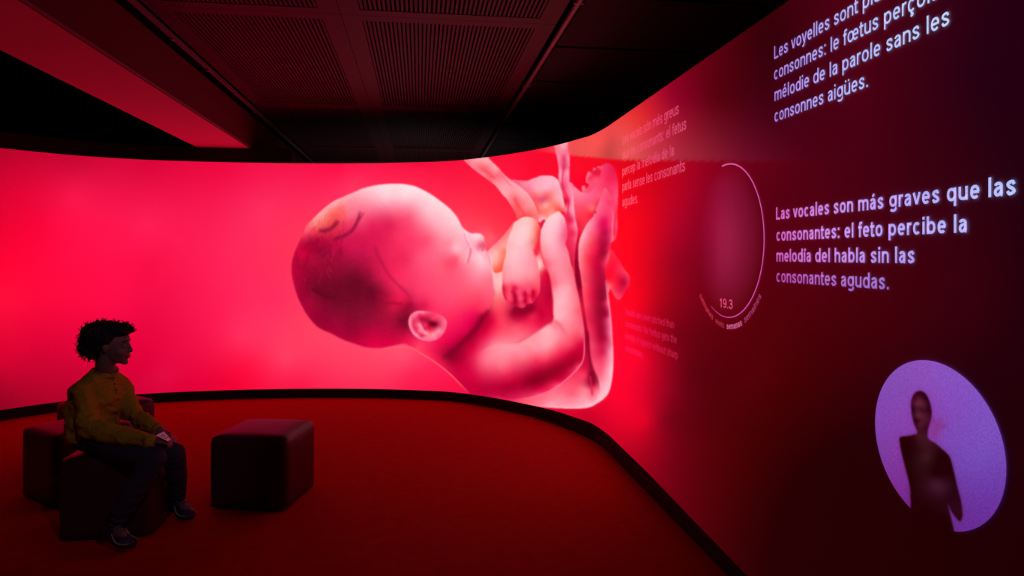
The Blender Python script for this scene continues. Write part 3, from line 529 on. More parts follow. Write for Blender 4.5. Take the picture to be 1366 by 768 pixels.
Fq=np.stack([idx[:-1,:-1],idx[:-1,1:],idx[1:,1:],idx[1:,:-1]],-1).reshape(-1,4)
Vb=np.concatenate([at_s(cols,zlow(pxs),-.06),at_s(cols,ZT,-.06)]); nb=len(V)
back=[(nb+i+1,nb+i,nb+nc+i,nb+nc+i+1) for i in range(nc-1)]+[(idx[-1,i],idx[-1,i+1],nb+nc+i+1,nb+nc+i) for i in range(nc-1)]+[(idx[0,i+1],idx[0,i],nb+i,nb+i+1) for i in range(nc-1)]
scr=mesh_obj('wall_front',np.concatenate([V,Vb]),list(map(tuple,Fq))+back,M['screen'],col=np.concatenate([CC,np.zeros((2*nc,3))]))
scr.data.materials.append(M['black'])
mi=np.zeros(len(scr.data.polygons),np.int32); mi[len(Fq):]=1; scr.data.polygons.foreach_set('material_index',mi)
structure(scr); scr['label']='long curved projection screen wall glowing red'
# black plinth the screen stands on
def strip(name,s0,s1,z0,z1,o0,o1,m,step=.12,low=False):
    ss=np.arange(s0,s1+step,step); n=len(ss)
    if low: z1=zlow(np.interp(ss,SL,T[:,0]))
    v=np.concatenate([at_s(ss,z0,o0),at_s(ss,z1,o0),at_s(ss,z1,o1),at_s(ss,z0,o1)]); f=[]
    for i in range(n-1):
        for a in range(4):
            b=(a+1)%4; f.append((a*n+i,a*n+i+1,b*n+i+1,b*n+i))
    f+= [(0,n,2*n,3*n),(n-1,4*n-1,3*n-1,2*n-1)]
    return mesh_obj(name,v,f,m)
structure(strip('baseboard_front',SL[0],SL[-1]-.15,0,ZB,-.012,-.06,M['black'],low=True))
# dark fascia above the left part of the screen
structure(strip('trim_1',SL[0],s_of(377),ZT+.002,2.655,-.03,-.07,M['dark_ceiling']))
# ------------------------------------------------------------------ the projected picture of the unborn baby
img,part,tot=paint()
H_,W_=part.shape
def dil(p):
    q=p.copy()
    for dy,dx in ((0,1),(0,-1),(1,0),(-1,0)):
        r=np.roll(np.roll(p,dy,0),dx,1); q=np.where((q<0)&(r>=0),r,q)
    return q
for _ in range(2): part=dil(part)
pxv=np.arange(PX0,PX1)+0.; pyv=np.arange(PY0,PY1)+0.
dcol=depth_px(pxv)
top_y=HZ-(ZT-CAMH)*F/dcol; bot_y=HZ+(CAMH-zlow(pxv))*F/dcol
GX,GY=np.meshgrid(pxv,pyv); GYc=np.clip(GY,top_y[None]+.05,bot_y[None]-.05)
GS=np.interp(pxv,T[:,0],SL)
GZ=CAMH+(HZ-GYc)*dcol[None]/F
CF=part[:-1,:-1]; okc=(CF>=0)&((GYc[1:,:-1]-GYc[:-1,:-1])>.3)
LC=piclin(img)
baby=empty('projected_baby',tuple(W(600,400,7.1)),'large pink projected picture of a curled unborn baby on the red curved screen','projection')
PARTN=[s[0] for s in SHAPES]
for gi,(nm,*_) in enumerate(SHAPES):
    sel=okc&(CF==gi)
    if not sel.any(): continue
    jj,ii=np.nonzero(sel); q=np.stack([jj*W_+ii,(jj+1)*W_+ii,(jj+1)*W_+ii+1,jj*W_+ii+1],-1)
    u,inv=np.unique(q,return_inverse=True); inv=inv.reshape(q.shape)
    vj,vi=u//W_,u%W_
    pos=at_s(GS[vi],GZ[vj,vi],.004)
    o=mesh_obj(nm,pos-np.array(baby.location)[None],inv,M['pic'],baby,LC[vj,vi])
bpy.context.view_layer.update()
# ------------------------------------------------------------------ projected lettering
def text_line(parent,s,px0,y0,px1,cap,colf,t=.095,off=.004,name='letter',joined=False,fit=None):
    G=text_glyphs(s,t); s0=s_of(px0); s1=s_of(px1)
    u0=G[0][0][:,0].min(); u1=max(g[0][:,0].max() for g in (text_glyphs(fit,t) if fit else G)); d=float(depth_px(px0)); zb=float(z_of(px0,y0)); kz=cap*d/F/CAPH
    if joined:
        V=[];Fc=[]
        for v,f in G: Fc+=[tuple(i+len(V) for i in q) for q in f]; V+=[tuple(p) for p in v]
        G=[(np.array(V),Fc)]
    for v,f in G:
        sv=s0+(v[:,0]-u0)/(u1-u0)*(s1-s0); zv=zb+v[:,1]*kz
        pos=at_s(sv,zv,off); c=pos.mean(0)
        pv=np.interp(sv,SL,T[:,0]); yv=HZ-(zv-CAMH)*F/np.interp(sv,SL,camZ)
        o=mesh_obj(name,pos-np.array(parent.location)[None],f,M['pic'],parent,piclin(colf(pv,yv),.5))
        if joined: o['kind']='stuff'
def ramp(stops):
    s=np.array(stops,float)
    return lambda px,y: np.stack([np.interp(px,s[:,0],s[:,k]) for k in (1,2,3)],-1)
fr=empty('projected_french_text',tuple(at_s(s_of(1120),2.1)),'pale blue French paragraph projected highest at the upper right of the screen','text')
cf=ramp([(1033,165,130,225),(1080,170,160,245),(1150,175,190,255),(1270,190,215,255)])
text_line(fr,'Les voyelles sont plus graves que les',1034,79,1146,17,cf,fit='Les voyelles sont')
text_line(fr,'consonnes: le fœtus perçoit la',1034,107,1173,17,cf,fit='consonnes: le fœtus')
text_line(fr,'mélodie de la parole sans les',1034.5,135,1268,17,cf)
text_line(fr,'consonnes aigües.',1034.5,163,1159,17,cf)
sp=empty('projected_spanish_text',tuple(at_s(s_of(1150),1.5)),'bold pink to pale blue Spanish paragraph projected at mid height right of the ring','text')
def csp(px,y):
    a=ramp([(1036,205,95,190),(1070,205,120,215),(1130,195,150,240),(1200,180,165,250),(1357,180,200,255)])(px,y)
    k=np.clip((y-330)/55,0,1)[:,None]; return a*(1-k)+a*np.array([.80,.68,.80])*k
text_line(sp,'Las vocales son más graves que las',1036.5,293,1357,16.5,csp,.118)
text_line(sp,'consonantes: el feto percibe la',1037,321.3,1291.5,16.5,csp,.118)
text_line(sp,'melodía del habla sin las',1037,348.8,1221.5,16.5,csp,.118)
text_line(sp,'consonantes agudas.',1037,375.8,1187,16.5,csp,.108)
ca=empty('projected_catalan_text',tuple(at_s(s_of(870),1.9)),'faint pink Catalan paragraph projected beside the baby picture feet','text')
cc=ramp([(830,235,95,115),(850,235,75,110),(880,215,70,110),(916,205,80,115)])
for s,y,x1 in (('Les vocals són més greus',193,906),('que les consonants: el fetus',213,916),('percep la melodia de la',234.5,899.5),('parla sense les consonants',255,914.5),('agudes.',275.5,852)):
    text_line(ca,s,831,y,x1,12.5,cc,.085,joined=True,name='text_line')
en=empty('projected_english_text',tuple(at_s(s_of(870),1.1)),'small faint pink English paragraph projected low under the Catalan one','text')
ce=ramp([(834,250,30,90),(860,215,20,80),(905,170,30,60)])
for s,y,x1 in (('Vowels are lower pitched than',420,900),('consonants: the foetus gets the',435.5,903.5),('melody of speech without sharp',451.5,905),('consonants.',467.5,859)):
    text_line(en,s,835,y,x1,9,ce,.10,joined=True,name='text_line')
# ring dial
RC_s=s_of(969.5); RC_z=1.577; RR_=.357
ring=empty('projected_week_dial',tuple(at_s(RC_s,RC_z)),'thin pink circular dial reading 19.3 projected left of the Spanish paragraph','projection')
loc=np.array(ring.location)[None]
def wl(ds,dz,off=.004): return at_s(RC_s+np.asarray(ds),RC_z+np.asarray(dz),off)-loc
na,nrr=72,14; vv=[];ff=[];cl=[]
R2=np.linspace(0,1,nrr)
for j,r in enumerate(R2):
    for k in range(na):
        a=2*math.pi*k/na; vv.append((r*RR_*.985*math.cos(a),r*RR_*.985*math.sin(a)))
vv=np.array(vv); sv=RC_s+vv[:,0]; pv=np.interp(sv,SL,T[:,0]); zv=RC_z+vv[:,1]; yv=HZ-(zv-CAMH)*F/np.interp(sv,SL,camZ)
bg=bgcol(pv,yv); rr=np.hypot(vv[:,0],vv[:,1])/RR_
g=np.clip((1-rr**4),0,1)*np.clip((pv-925)/35,0,1)
foet=np.exp(-(((pv-972)/20)**2+((yv-325)/55)**2))
colr=bg+g[:,None]*np.array([26,14,26])+(g*foet)[:,None]*np.array([16,12,14])
ff=[(j*na+k,j*na+(k+1)%na,(j+1)*na+(k+1)%na,(j+1)*na+k) for j in range(nrr-1) for k in range(na)]
mesh_obj('dial_face',wl(vv[:,0],vv[:,1],.003),ff,M['pic'],ring,piclin(colr))
A=np.radians(np.linspace(97,-117.5,90)); wdt=np.interp(np.arange(90),[0,12,70,89],[.0055,.0052,.0050,.0035])/2
vi_=np.concatenate([np.stack([(RR_-wdt)*np.cos(A),(RR_-wdt)*np.sin(A)],-1),np.stack([(RR_+wdt)*np.cos(A),(RR_+wdt)*np.sin(A)],-1)])
ff=[(i,i+1,90+i+1,90+i) for i in range(89)]
ac=np.interp(np.degrees(A),[-118,-95,-60,0,60,97],[0,1,2,3,4,5]); tabc=np.array([(190,55,110),(205,60,140),(225,75,170),(228,100,190),(225,90,175),(220,110,170)],float)
acol=np.stack([np.interp(ac,range(6),tabc[:,k]) for k in range(3)],-1)
mesh_obj('dial_ring',wl(vi_[:,0],vi_[:,1]),ff,M['pic'],ring,piclin(np.concatenate([acol,acol])))
text_line(ring,'19.3',961.5,409.5,978.5,12,ramp([(960,215,75,110),(980,215,75,120)]),.10,off=.005,name='dial_number',joined=True)
def arc_text(s,a0,a1,r,h,col,t):
    V=[];Fc=[]
    for v,f in text_glyphs(s,t): Fc+=[tuple(i+len(V) for i in q) for q in f]; V+=[tuple(p) for p in v]
    v=np.array(V); u0,u1=v[:,0].min(),v[:,0].max()
    a=np.radians(a0+(v[:,0]-u0)/(u1-u0)*(a1-a0)); rr=r-v[:,1]*h/CAPH
    o=mesh_obj('dial_caption',wl(rr*np.cos(a),rr*np.sin(a),.004),Fc,M['pic'],ring,np.tile(piclin(np.array(col),.5),(len(v),1))); o['kind']='stuff'
arc_text('setmanes',222,249,.412,.030,(190,50,75),.09)
arc_text('weeks',253,267,.412,.030,(165,45,70),.09)
arc_text('semanas',271,293,.412,.030,(205,95,145),.12)
arc_text('semaines',297,324,.412,.030,(165,60,110),.09)
# sign-language interpreter in a round violet picture
DX,DY=np.meshgrid(np.arange(1160,1354)+0.,np.arange(474,722)+0.)
ds_c=s_of(1245.6); dzc=.981
dsg=np.interp(DX,T[:,0],SL)-ds_c; dzg=CAMH+(HZ-DY)*depth_px(DX)/F-dzc
rd=np.sqrt((dsg/.2425)**2+(dzg/.2285)**2)
disc=rbf(pts('1240,490,140,80,186 1200,510,132,76,180 1180,560,130,68,174 1175,600,122,60,160 1200,650,122,45,145 1215,670,115,40,138 1260,510,135,80,190 1300,540,128,80,190 1320,590,122,78,188 1340,630,112,65,172 1325,670,108,52,160 1290,700,104,44,148 1270,640,110,60,165 1265,580,125,72,180 1210,600,135,58,165 1300,620,115,72,180 1250,560,135,65,175'),DX,DY)
fig_out=catmull(pts('1228,521 1222,524 1218.5,530 1217,537 1217.3,546 1218.5,555 1221,565 1224,572 1225,578 1218,580 1210,581.5 1203,582.5 1201.6,586 1203.5,600 1209,622 1214.5,644 1216,658 1216.5,680 1217,725 1276,725 1275,711 1271,693 1268,681 1266.5,671 1270,680 1276.7,689.5 1282,695 1285,691.5 1285.8,684 1284,669 1278.5,647.5 1273,623.8 1268.5,609 1260,600 1249.3,591 1241,586 1239,580 1240,571.5 1243.2,561 1244.6,551 1242.5,538 1238.5,528 1234,523'),4)
fcov=raster(fig_out,1160,1354,474,722); fc=blur(fcov,.9)
figc=rbf(pts("""1228,524,45,0,22 1236,530,40,0,18 1241,545,42,0,18 1221,530,55,3,30 1228,534,85,28,48 1224,540,85,25,48 1233,540,82,25,46 1221,546,45,5,25 1230,546,62,14,34 1225,549,75,22,40 1227,555,88,28,48 1236,556,75,20,42 1226,561,48,6,26 1229,565,75,20,40 1235,570,55,10,30 1230,576,60,14,32 1227,582,62,18,32 1240,588,60,15,32
1205,590,28,0,4 1215,600,26,0,3 1215,640,26,0,2 1222,585,45,6,16 1232,600,48,12,20 1238,610,55,20,28 1230,620,42,12,18 1238,634,40,8,18 1236,592,55,18,28 1255,610,26,0,3 1250,630,26,0,3 1268,630,28,0,6 1240,648,50,12,30 1250,646,62,20,42 1258,652,58,18,40 1246,660,45,8,22 1270,660,36,4,18 1278,680,40,8,26 1262,665,40,6,22 1230,680,25,0,2 1255,690,24,0,2 1265,700,24,0,2 1225,715,24,0,2"""),DX,DY)
def spotmask(x,y,rx,ry,rot=0):
    c_,s_=math.cos(rot),math.sin(rot); a=(DX-x)*c_+(DY-y)*s_; b=-(DX-x)*s_+(DY-y)*c_
    return np.exp(-((a/rx)**2+(b/ry)**2)**1.5)
hand=blur(np.clip(spotmask(1249,577,7,9,.2)+spotmask(1254,565,3.2,9,.35)+spotmask(1248,564,3,8,-.15)+spotmask(1259,569,7,3,-.3),0,1),1.4)[...,None]*.6
dimg=disc*(1-hand)+np.array([132,48,122])*hand
halo=blur(fcov,3.5)[...,None]*.45
dimg=dimg*(1-halo)+np.array([120,10,80])*halo
dimg=dimg*(1-fc[...,None])+figc*fc[...,None]
itp=empty('projected_interpreter',tuple(at_s(ds_c,dzc)),'violet round projected picture of a signing interpreter in black, lower right','projection')
loc=np.array(itp.location)[None]
# polar-clean rim: pull outside vertices onto the circle
k=np.where(rd>1,1/rd,1); dss=dsg*k; dzz=dzg*k
P3=at_s(ds_c+dss,dzc+dzz,.004).reshape(-1,3)-loc
h2,w2=rd.shape; I=np.arange(h2*w2).reshape(h2,w2)
inn=(rd[:-1,:-1]<1)|(rd[1:,:-1]<1)|(rd[:-1,1:]<1)|(rd[1:,1:]<1)
isf=fcov[:-1,:-1]>.5
dl=piclin(dimg,.6).reshape(-1,3)
for nm,sel in (('backdrop',inn&~isf),('signing_person',inn&isf)):
    jj,ii=np.nonzero(sel); q=np.stack([I[jj,ii],I[jj+1,ii],I[jj+1,ii+1],I[jj,ii+1]],-1)
    u,inv=np.unique(q,return_inverse=True); mesh_obj(nm,P3[u],inv.reshape(q.shape),M['pic'],itp,dl[u])
# ------------------------------------------------------------------ room shell
def plane(name,x0,x1,y0,y1,z,m,t=.05,up=True):
    bm=bmesh.new(); box(bm,((x0+x1)/2,(y0+y1)/2,z-(t/2 if up else -t/2)),(x1-x0,y1-y0,t)); o=bm_obj(name,bm,m); return structure(o)
plane('floor',-9,2.6,-3.4,13,0,M['carpet'])
ceil=plane('ceiling',-9,2.6,-3.4,13,3.55,M['black'],up=False)
for n,c,s in (('wall_back',(-3.2,-3.45,1.8),(11.8,.1,3.6)),('wall_left',(-9.05,4.8,1.8),(.1,16.6,3.6)),('wall_right',(2.65,4.8,1.8),(.1,16.6,3.6)),('wall_far',(-3.2,13.05,1.8),(11.8,.1,3.6))):
    bm=bmesh.new(); box(bm,c,s); structure(bm_obj(n,bm,M['black']))
# left dropped beam
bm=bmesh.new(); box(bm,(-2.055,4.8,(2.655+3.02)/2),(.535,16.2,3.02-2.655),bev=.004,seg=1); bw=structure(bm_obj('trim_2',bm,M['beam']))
bw.data.materials.append(M['beam_shaded'])
for p_ in bw.data.polygons: p_.material_index=0 if p_.normal.z<-.9 else 1  # underside takes the lit tone, other faces the shaded one
bw['label']='broad painted beam dropped below the ceiling'
bm=bmesh.new(); box(bm,(-1.783,4.8,2.668),(.012,16.2,.012)); o=bm_obj('edge_bead',bm,M['rail'],bw)
for o_ in (o,): o_['label']='thin metal bead along the beam edge'
bm=bmesh.new(); box(bm,(-2.055,4.8,3.29),(.3,16.2,.53)); structure(bm_obj('trim_3',bm,M['black']))
# perforated metal ceiling panels: ribbed sheets in flat margins
ZC=CAMH+1.55
def panel(x0,x1,y0,y1):
    bm=bmesh.new(); mg=.095; mx=.125; t=.03
    box(bm,((x0+x1)/2,(y0+mg/2),ZC+t/2),(x1-x0,mg,t)); box(bm,((x0+x1)/2,(y1-mg/2),ZC+t/2),(x1-x0,mg,t))
    box(bm,((x0+mx/2),(y0+y1)/2,ZC+t/2),(mx,y1-y0-2*mg,t)); box(bm,((x1-mx/2),(y0+y1)/2,ZC+t/2),(mx,y1-y0-2*mg,t))
    p=bm_obj('ceiling_panel',bm,M['slat'],ceil)
    bm=bmesh.new(); n=int((x1-x0-2*mx)/.028)
    for k in range(n):
        x=x0+mx+(k+.5)*(x1-x0-2*mx)/n; box(bm,(x,(y0+y1)/2,ZC+.012),(.016,y1-y0-2*mg,.018))
    r=bm_obj('ribs',bm,M['slat'],p); r['kind']='stuff'
    bm=bmesh.new(); box(bm,((x0+x1)/2,(y0+y1)/2,ZC+.045),(x1-x0-.02,y1-y0-.02,.01)); bm_obj('backing',bm,M['board'],p)
for (y0,y1) in ((-1.0,1.728),(1.732,4.468),(4.472,7.208),(7.212,9.948),(9.952,12.6)):
    panel(-1.67,-.503,y0,y1); panel(-.499,.90,y0,y1)
for k in range(12):
    y0=-1+k*1.0
    bm=bmesh.new(); box(bm,(1.72,y0+.485,ZC+.03),(1.44,.955,.03),bev=.004,seg=1); bm_obj('ceiling_board',bm,M['board'],ceil)
# rails
tr=empty('light_track',(-1.70,4,ZC),'slim metal track with small clips along the left edge of the ribbed ceiling','track')
bm=bmesh.new(); box(bm,(0,1.5,-.02),(.022,13.5,.03)); bm_obj('rail',bm,M['rail'],tr)
for k in range(16):
    bm=bmesh.new(); box(bm,(0,-4.6+k*.8,-.040),(.026,.04,.018),bev=.004,seg=1); bm_obj('clip',bm,M['rail'],tr)
cd=empty('conduit',(.945,4,ZC),'straight thin metal conduit along the right edge of the ribbed ceiling','pipe')
bm=bmesh.new(); tube(bm,[(0,-5,-.02),(0,8.4,-.02)],.019,n=12); bm_obj('pipe',bm,M['rail'],cd,True)
for k in range(7):
    bm=bmesh.new(); box(bm,(0,-4+k*2,-.012),(.06,.03,.045),bev=.004,seg=1); bm_obj('bracket',bm,M['rail'],cd)
# ------------------------------------------------------------------ ottomans
def ottoman(X,d,ang,size,label,h=.44):
    o=empty('ottoman',tuple(cw(X,d,0)),label,'stool','black cube ottomans'); o.rotation_euler.z=math.radians(ang)-YAW
    bm=bmesh.new(); r=bmesh.ops.create_cube(bm,size=1)['verts']
    bmesh.ops.transform(bm,matrix=Matrix.Translation((0,0,h/2+.008))@Matrix.Diagonal((size,size,h-.016,1)),verts=r)
    bmesh.ops.subdivide_edges(bm,edges=bm.edges[:],cuts=9,use_grid_fill=True)
    rad=.035
    for v in bm.verts:
        c=v.co; hx=size/2-rad; x=max(-hx,min(hx,c.x)); y=max(-hx,min(hx,c.y)); zt=h-rad; z=max(.012+.01,min(zt,c.z))
        n=Vector((c.x-x,c.y-y,c.z-z if c.z>zt else 0))
        if n.length>1e-6:
            n=n.normalized()*rad; v.co=Vector((x,y,z if c.z>.03 else c.z))+Vector((n.x,n.y,n.z))
        if c.z>h-.06:   # soft top: slight crown
            v.co.z+=.012*(1-(2*c.x/size)**2)*(1-(2*c.y/size)**2)-.002
        f=math.sin(math.pi*min(1,max(0,c.z/h))); b=.006*f; 
        v.co.x*=1+b; v.co.y*=1+b
    bm_obj('cover',bm,M['leather'],o,True)
    bm=bmesh.new(); q=size/2-.006
    pr=[(a,b) for a,b in ((-q,-q),(q,-q),(q,q),(-q,q))]
    for i in range(4):
        a=pr[i];b=pr[(i+1)%4]; f=.93
        tube(bm,[(a[0]*.95+b[0]*.05,a[1]*.95+b[1]*.05,h-.034),(b[0]*.95+a[0]*.05,b[1]*.95+a[1]*.05,h-.034)],.0028,n=6)
    for a in pr: tube(bm,[(a[0]*.965,a[1]*.965,.03),(a[0]*.965,a[1]*.965,h-.04)],.0028,n=6)
    bm_obj('seam',bm,M['seam'],o,True)
    for a in pr:
        bm=bmesh.new(); r=bmesh.ops.create_cone(bm,segments=12,radius1=.018,radius2=.02,depth=.012,cap_ends=True)['verts']
        bmesh.ops.translate(bm,vec=(a[0]*.8,a[1]*.8,.006),verts=r); bm_obj('foot',bm,M['sole'],o)
    return o
ottoman(-1.545,4.27,-5,.475,'black cube ottoman standing alone right of the seated child')
ottoman(-2.195,3.85,10,.47,'black cube ottoman the child is sitting on')
ottoman(-2.765,4.36,-33,.47,'black cube ottoman at the far left beside the child')
ottoman(-3.02,5.08,-35,.49,'black cube ottoman behind the child nearest the screen')
# ------------------------------------------------------------------ the seated child
kid=empty('person',tuple(cw(-2.1,3.75,0)),'child in mustard knit sweater and dark jeans sitting on ottoman watching the screen','person')
KO=Vector(kid.location)
def K(px,y,d): return W(px,y,d)-KO
def dirc(x,z,up=0): return Vector((CY*x+SY*z,-SY*x+CY*z,up)).normalized()    # direction: image right, away, up
hc=K(148.5,461,3.74); fw=dirc(.975,.22,-.03); sd=Vector((fw.y,-fw.x,0)).normalized(); upv=fw.cross(sd)*-1
if upv.z<0: upv=-upv
HM=Matrix((fw,-sd,upv)).transposed()      # local: x forward, y = child's left (away), z up
def hl(x,y,z): return hc+HM@Vector((x,y,z))
NS,FS=K(113,521,3.655),K(160,516,3.85)      # shoulders
NE,FE=K(121,572,3.585),K(180,553,3.80)      # elbows
NW,FWr=K(200,588,3.50),K(211,573,3.66)      # wrists
NH,FH=K(128,587,3.66),K(142,583,3.83)       # hips
NK,FK=K(206,611,3.495),K(233,605,3.77)      # knees
NA,FA=K(152,697,3.515),K(238,663,3.93)      # ankles
def hand(bm,wr,fwd,palm,side,curl=1.,s=1.):
    """palm + five separate curled fingers"""
    c=wr+fwd*.038*s; R=Matrix((fwd,side,palm)).transposed()
    tube(bm,[wr-fwd*.03,wr+fwd*.004],[.021*s,.019*s],n=12)
    ell(bm,wr+fwd*.018*s,(.026*s,.023*s,.014*s),R,2); ell(bm,c,(.033*s,.029*s,.0125*s),R,2)
    for k,(o,l) in enumerate(((-.0225,.88),(-.0078,1.),(.0072,.95),(.0215,.76))):
        b=c+fwd*.018*s+side*o*s; L=.046*l*s; sp=side*(o*.35)
        p1=b+fwd*L*.5+sp*.5+palm*.004*curl; p2=p1+(fwd*.6+palm*.8*curl).normalized()*L*.38; p3=p2+(palm*curl-fwd*.2).normalized()*L*.3
        tube(bm,[b,p1,p2,p3],[.0078*s,.0074*s,.0068*s,.0058*s],n=10)
    b=wr+fwd*.018*s-side*.02*s; t1=b+(fwd*.6-side*.75+palm*.35).normalized()*.028*s; t2=t1+(fwd*.85-side*.1+palm*.4).normalized()*.022*s
    tube(bm,[b,t1,t2],[.011*s,.009*s,.0072*s],n=10)
bm=bmesh.new()
# head
ell(bm,hl(-.006,0,.022),(.090,.073,.088),HM); ell(bm,hl(.026,0,-.036),(.060,.056,.062),HM); ell(bm,hl(.050,0,-.070),(.032,.036,.028),HM,2)
ell(bm,hl(.070,0,-.088),(.018,.021,.017),HM,2)
ell(bm,hl(.066,0,.034),(.026,.045,.032),HM,2)                            # brow and forehead
tube(bm,[hl(.080,0,.012),hl(.090,0,-.004),hl(.097,0,-.024)],[.009,.0095,.0125],n=12)       # nose
for s in (-1,1):
    ell(bm,hl(.090,s*.009,-.027),(.010,.008,.008),HM,2); ell(bm,hl(.048,s*.036,-.030),(.034,.024,.030),HM,2)
    ell(bm,hl(-.008,s*.073,-.006),(.016,.007,.026),HM,2); ell(bm,hl(-.012,s*.079,.004),(.011,.005,.016),HM,2)
ell(bm,hl(.084,0,-.049),(.013,.020,.008),HM,2); ell(bm,hl(.081,0,-.062),(.013,.018,.008),HM,2)
# neck, trunk
NB=K(142,496,3.76)
tube(bm,[hl(-.012,0,-.045),hl(-.028,0,-.10),NB,K(136,508,3.76)],[.050,.049,.050,.06],n=20)
chest=K(134,528,3.75); belly=K(126,560,3.75); pel=K(128,586,3.745)
sh=(FS-NS).normalized(); fr_=sh.cross(Vector((0,0,1))).normalized()
if fr_.dot(dirc(1,0))<0: fr_=-fr_
TM=Matrix((fr_,sh,Vector((0,0,1)))).transposed()
ell(bm,chest,(.085,.115,.11),TM); ell(bm,belly,(.082,.105,.12),TM); ell(bm,pel,(.09,.115,.060),TM)
for a in (NS,FS): tube(bm,[NB,a],[.05,.043],n=14)
tube(bm,[NS,NE,NW],[.043,.036,.022],n=16); tube(bm,[FS,FE,FWr],[.043,.036,.022],n=16)
tube(bm,[NH,NK],[.068,.048],n=16); tube(bm,[FH,FK],[.068,.048],n=16)
tube(bm,[NK,NK*.55+NA*.45,NA],[.047,.044,.029],n=16); tube(bm,[FK,FK*.55+FA*.45,FA],[.047,.044,.029],n=16)
TF=dirc(.86,-.5); TF2=dirc(.80,-.60)      # feet directions
ell(bm,NA+TF*.04-Vector((0,0,.045)),(.07,.028,.025),Matrix((TF,TF.cross(Vector((0,0,1))),Vector((0,0,1)))).transposed(),2)
ell(bm,FA+TF2*.04-Vector((0,0,.045)),(.07,.028,.025),Matrix((TF2,TF2.cross(Vector((0,0,1))),Vector((0,0,1)))).transposed(),2)
nf=dirc(.93,.25,-.12); pn=Vector((0,0,-1)); pn=(pn-nf*pn.dot(nf)).normalized(); ns=nf.cross(pn)
if ns.dot(dirc(0,1))<0: ns=-ns
hand(bm,NW+nf*.012,nf,pn,-ns,.9)
ff_=dirc(.72,-.62,-.2); pf=Vector((0,0,-1)); pf=(pf-ff_*pf.dot(ff_)).normalized(); fs=ff_.cross(pf)
if fs.dot(dirc(0,1))<0: fs=-fs
hand(bm,FWr+ff_*.008+Vector((0,0,.008)),ff_,pf,fs,.8)
remesh('body',bm,.0042,M['skin'],kid,3)
# eyes, brows, lips
for s in (-1,1):
    c=hl(.073,s*.031,.004)
    bm=bmesh.new(); ell(bm,c,(.0125,.0125,.0105),HM,3); e=bm_obj('eye',bm,M['eye'],kid,True)
    bm=bmesh.new(); ell(bm,c+HM@Vector((.0085,0,0)),(.005,.0062,.0062),HM,2); bm_obj('iris',bm,M['iris'],e,True)
    bm=bmesh.new(); tube(bm,[hl(.086,s*.013,.026),hl(.084,s*.030,.031),hl(.071,s*.048,.026)],[.0022,.003,.0015],n=8); bm_obj('eyebrow',bm,M['hair'],kid,True)
bm=bmesh.new(); tube(bm,[hl(.084,-.018,-.053),hl(.0935,-.006,-.0505),hl(.0935,.006,-.0505),hl(.084,.018,-.053)],[.0022,.0042,.0042,.0022],n=8)
tube(bm,[hl(.082,-.016,-.057),hl(.0915,-.005,-.060),hl(.0915,.005,-.060),hl(.082,.016,-.057)],[.002,.0045,.0045,.002],n=8); bm_obj('mouth',bm,M['lip'],kid,True)
# curly hair
rnd=random.Random(4); bm=bmesh.new()
ell(bm,hl(-.045,0,.045),(.105,.092,.088),HM,3); ell(bm,hl(-.085,0,.015),(.062,.080,.070),HM,3); ell(bm,hl(-.075,0,-.030),(.045,.062,.045),HM,3); ell(bm,hl(.035,0,.082),(.062,.066,.036),HM,3)
cent=[((-.045,0,.045),(.108,.094,.090)),((-.088,0,.010),(.068,.084,.078)),((.035,0,.084),(.066,.068,.037))]
def okh(p):   # keep curls off the face and ear
    x,y,z=p
    if z< .052+max(0,(x-.02))*.35 and x>.0 : return False
    if x>-.04 and z<.02: return False
    if z<-.085: return False
    return True
n_=0
while n_<420:
    c,r=rnd.choice(cent); v=Vector((rnd.gauss(0,1),rnd.gauss(0,1),rnd.gauss(0,1))).normalized()
    p=(c[0]+v.x*r[0],c[1]+v.y*r[1],c[2]+v.z*r[2])
    if not okh(p): continue
    n_+=1; ell(bm,hl(*p),(rnd.uniform(.008,.015),)*3,None,1)
hair=remesh('hair',bm,.0048,M['hair'],kid,1,lambda p:.003*mnoise.noise(p*90))
bm=bmesh.new(); n_=0
while n_<420:
    c,r=rnd.choice(cent); v=Vector((rnd.gauss(0,1),rnd.gauss(0,1),rnd.gauss(0,1))).normalized()
    p=(c[0]+v.x*r[0]*1.03,c[1]+v.y*r[1]*1.03,c[2]+v.z*r[2]*1.03)
    if not okh(p): continue
    n_+=1; b=hl(*p); nrm=(HM@v).normalized(); t=nrm.orthogonal().normalized(); t.rotate(Matrix.Rotation(rnd.uniform(0,6.28),3,nrm)); u=nrm.cross(t)
    q=[b+nrm*(.003+.0045*k)+(t*math.cos(k*1.7)+u*math.sin(k*1.7))*.005 for k in range(5)]
    tube(bm,q,[.0016,.0015,.0013,.001,.0006],n=4,cap=False)
w_=bm_obj('curls',bm,M['hair'],hair,True); w_['kind']='stuff'
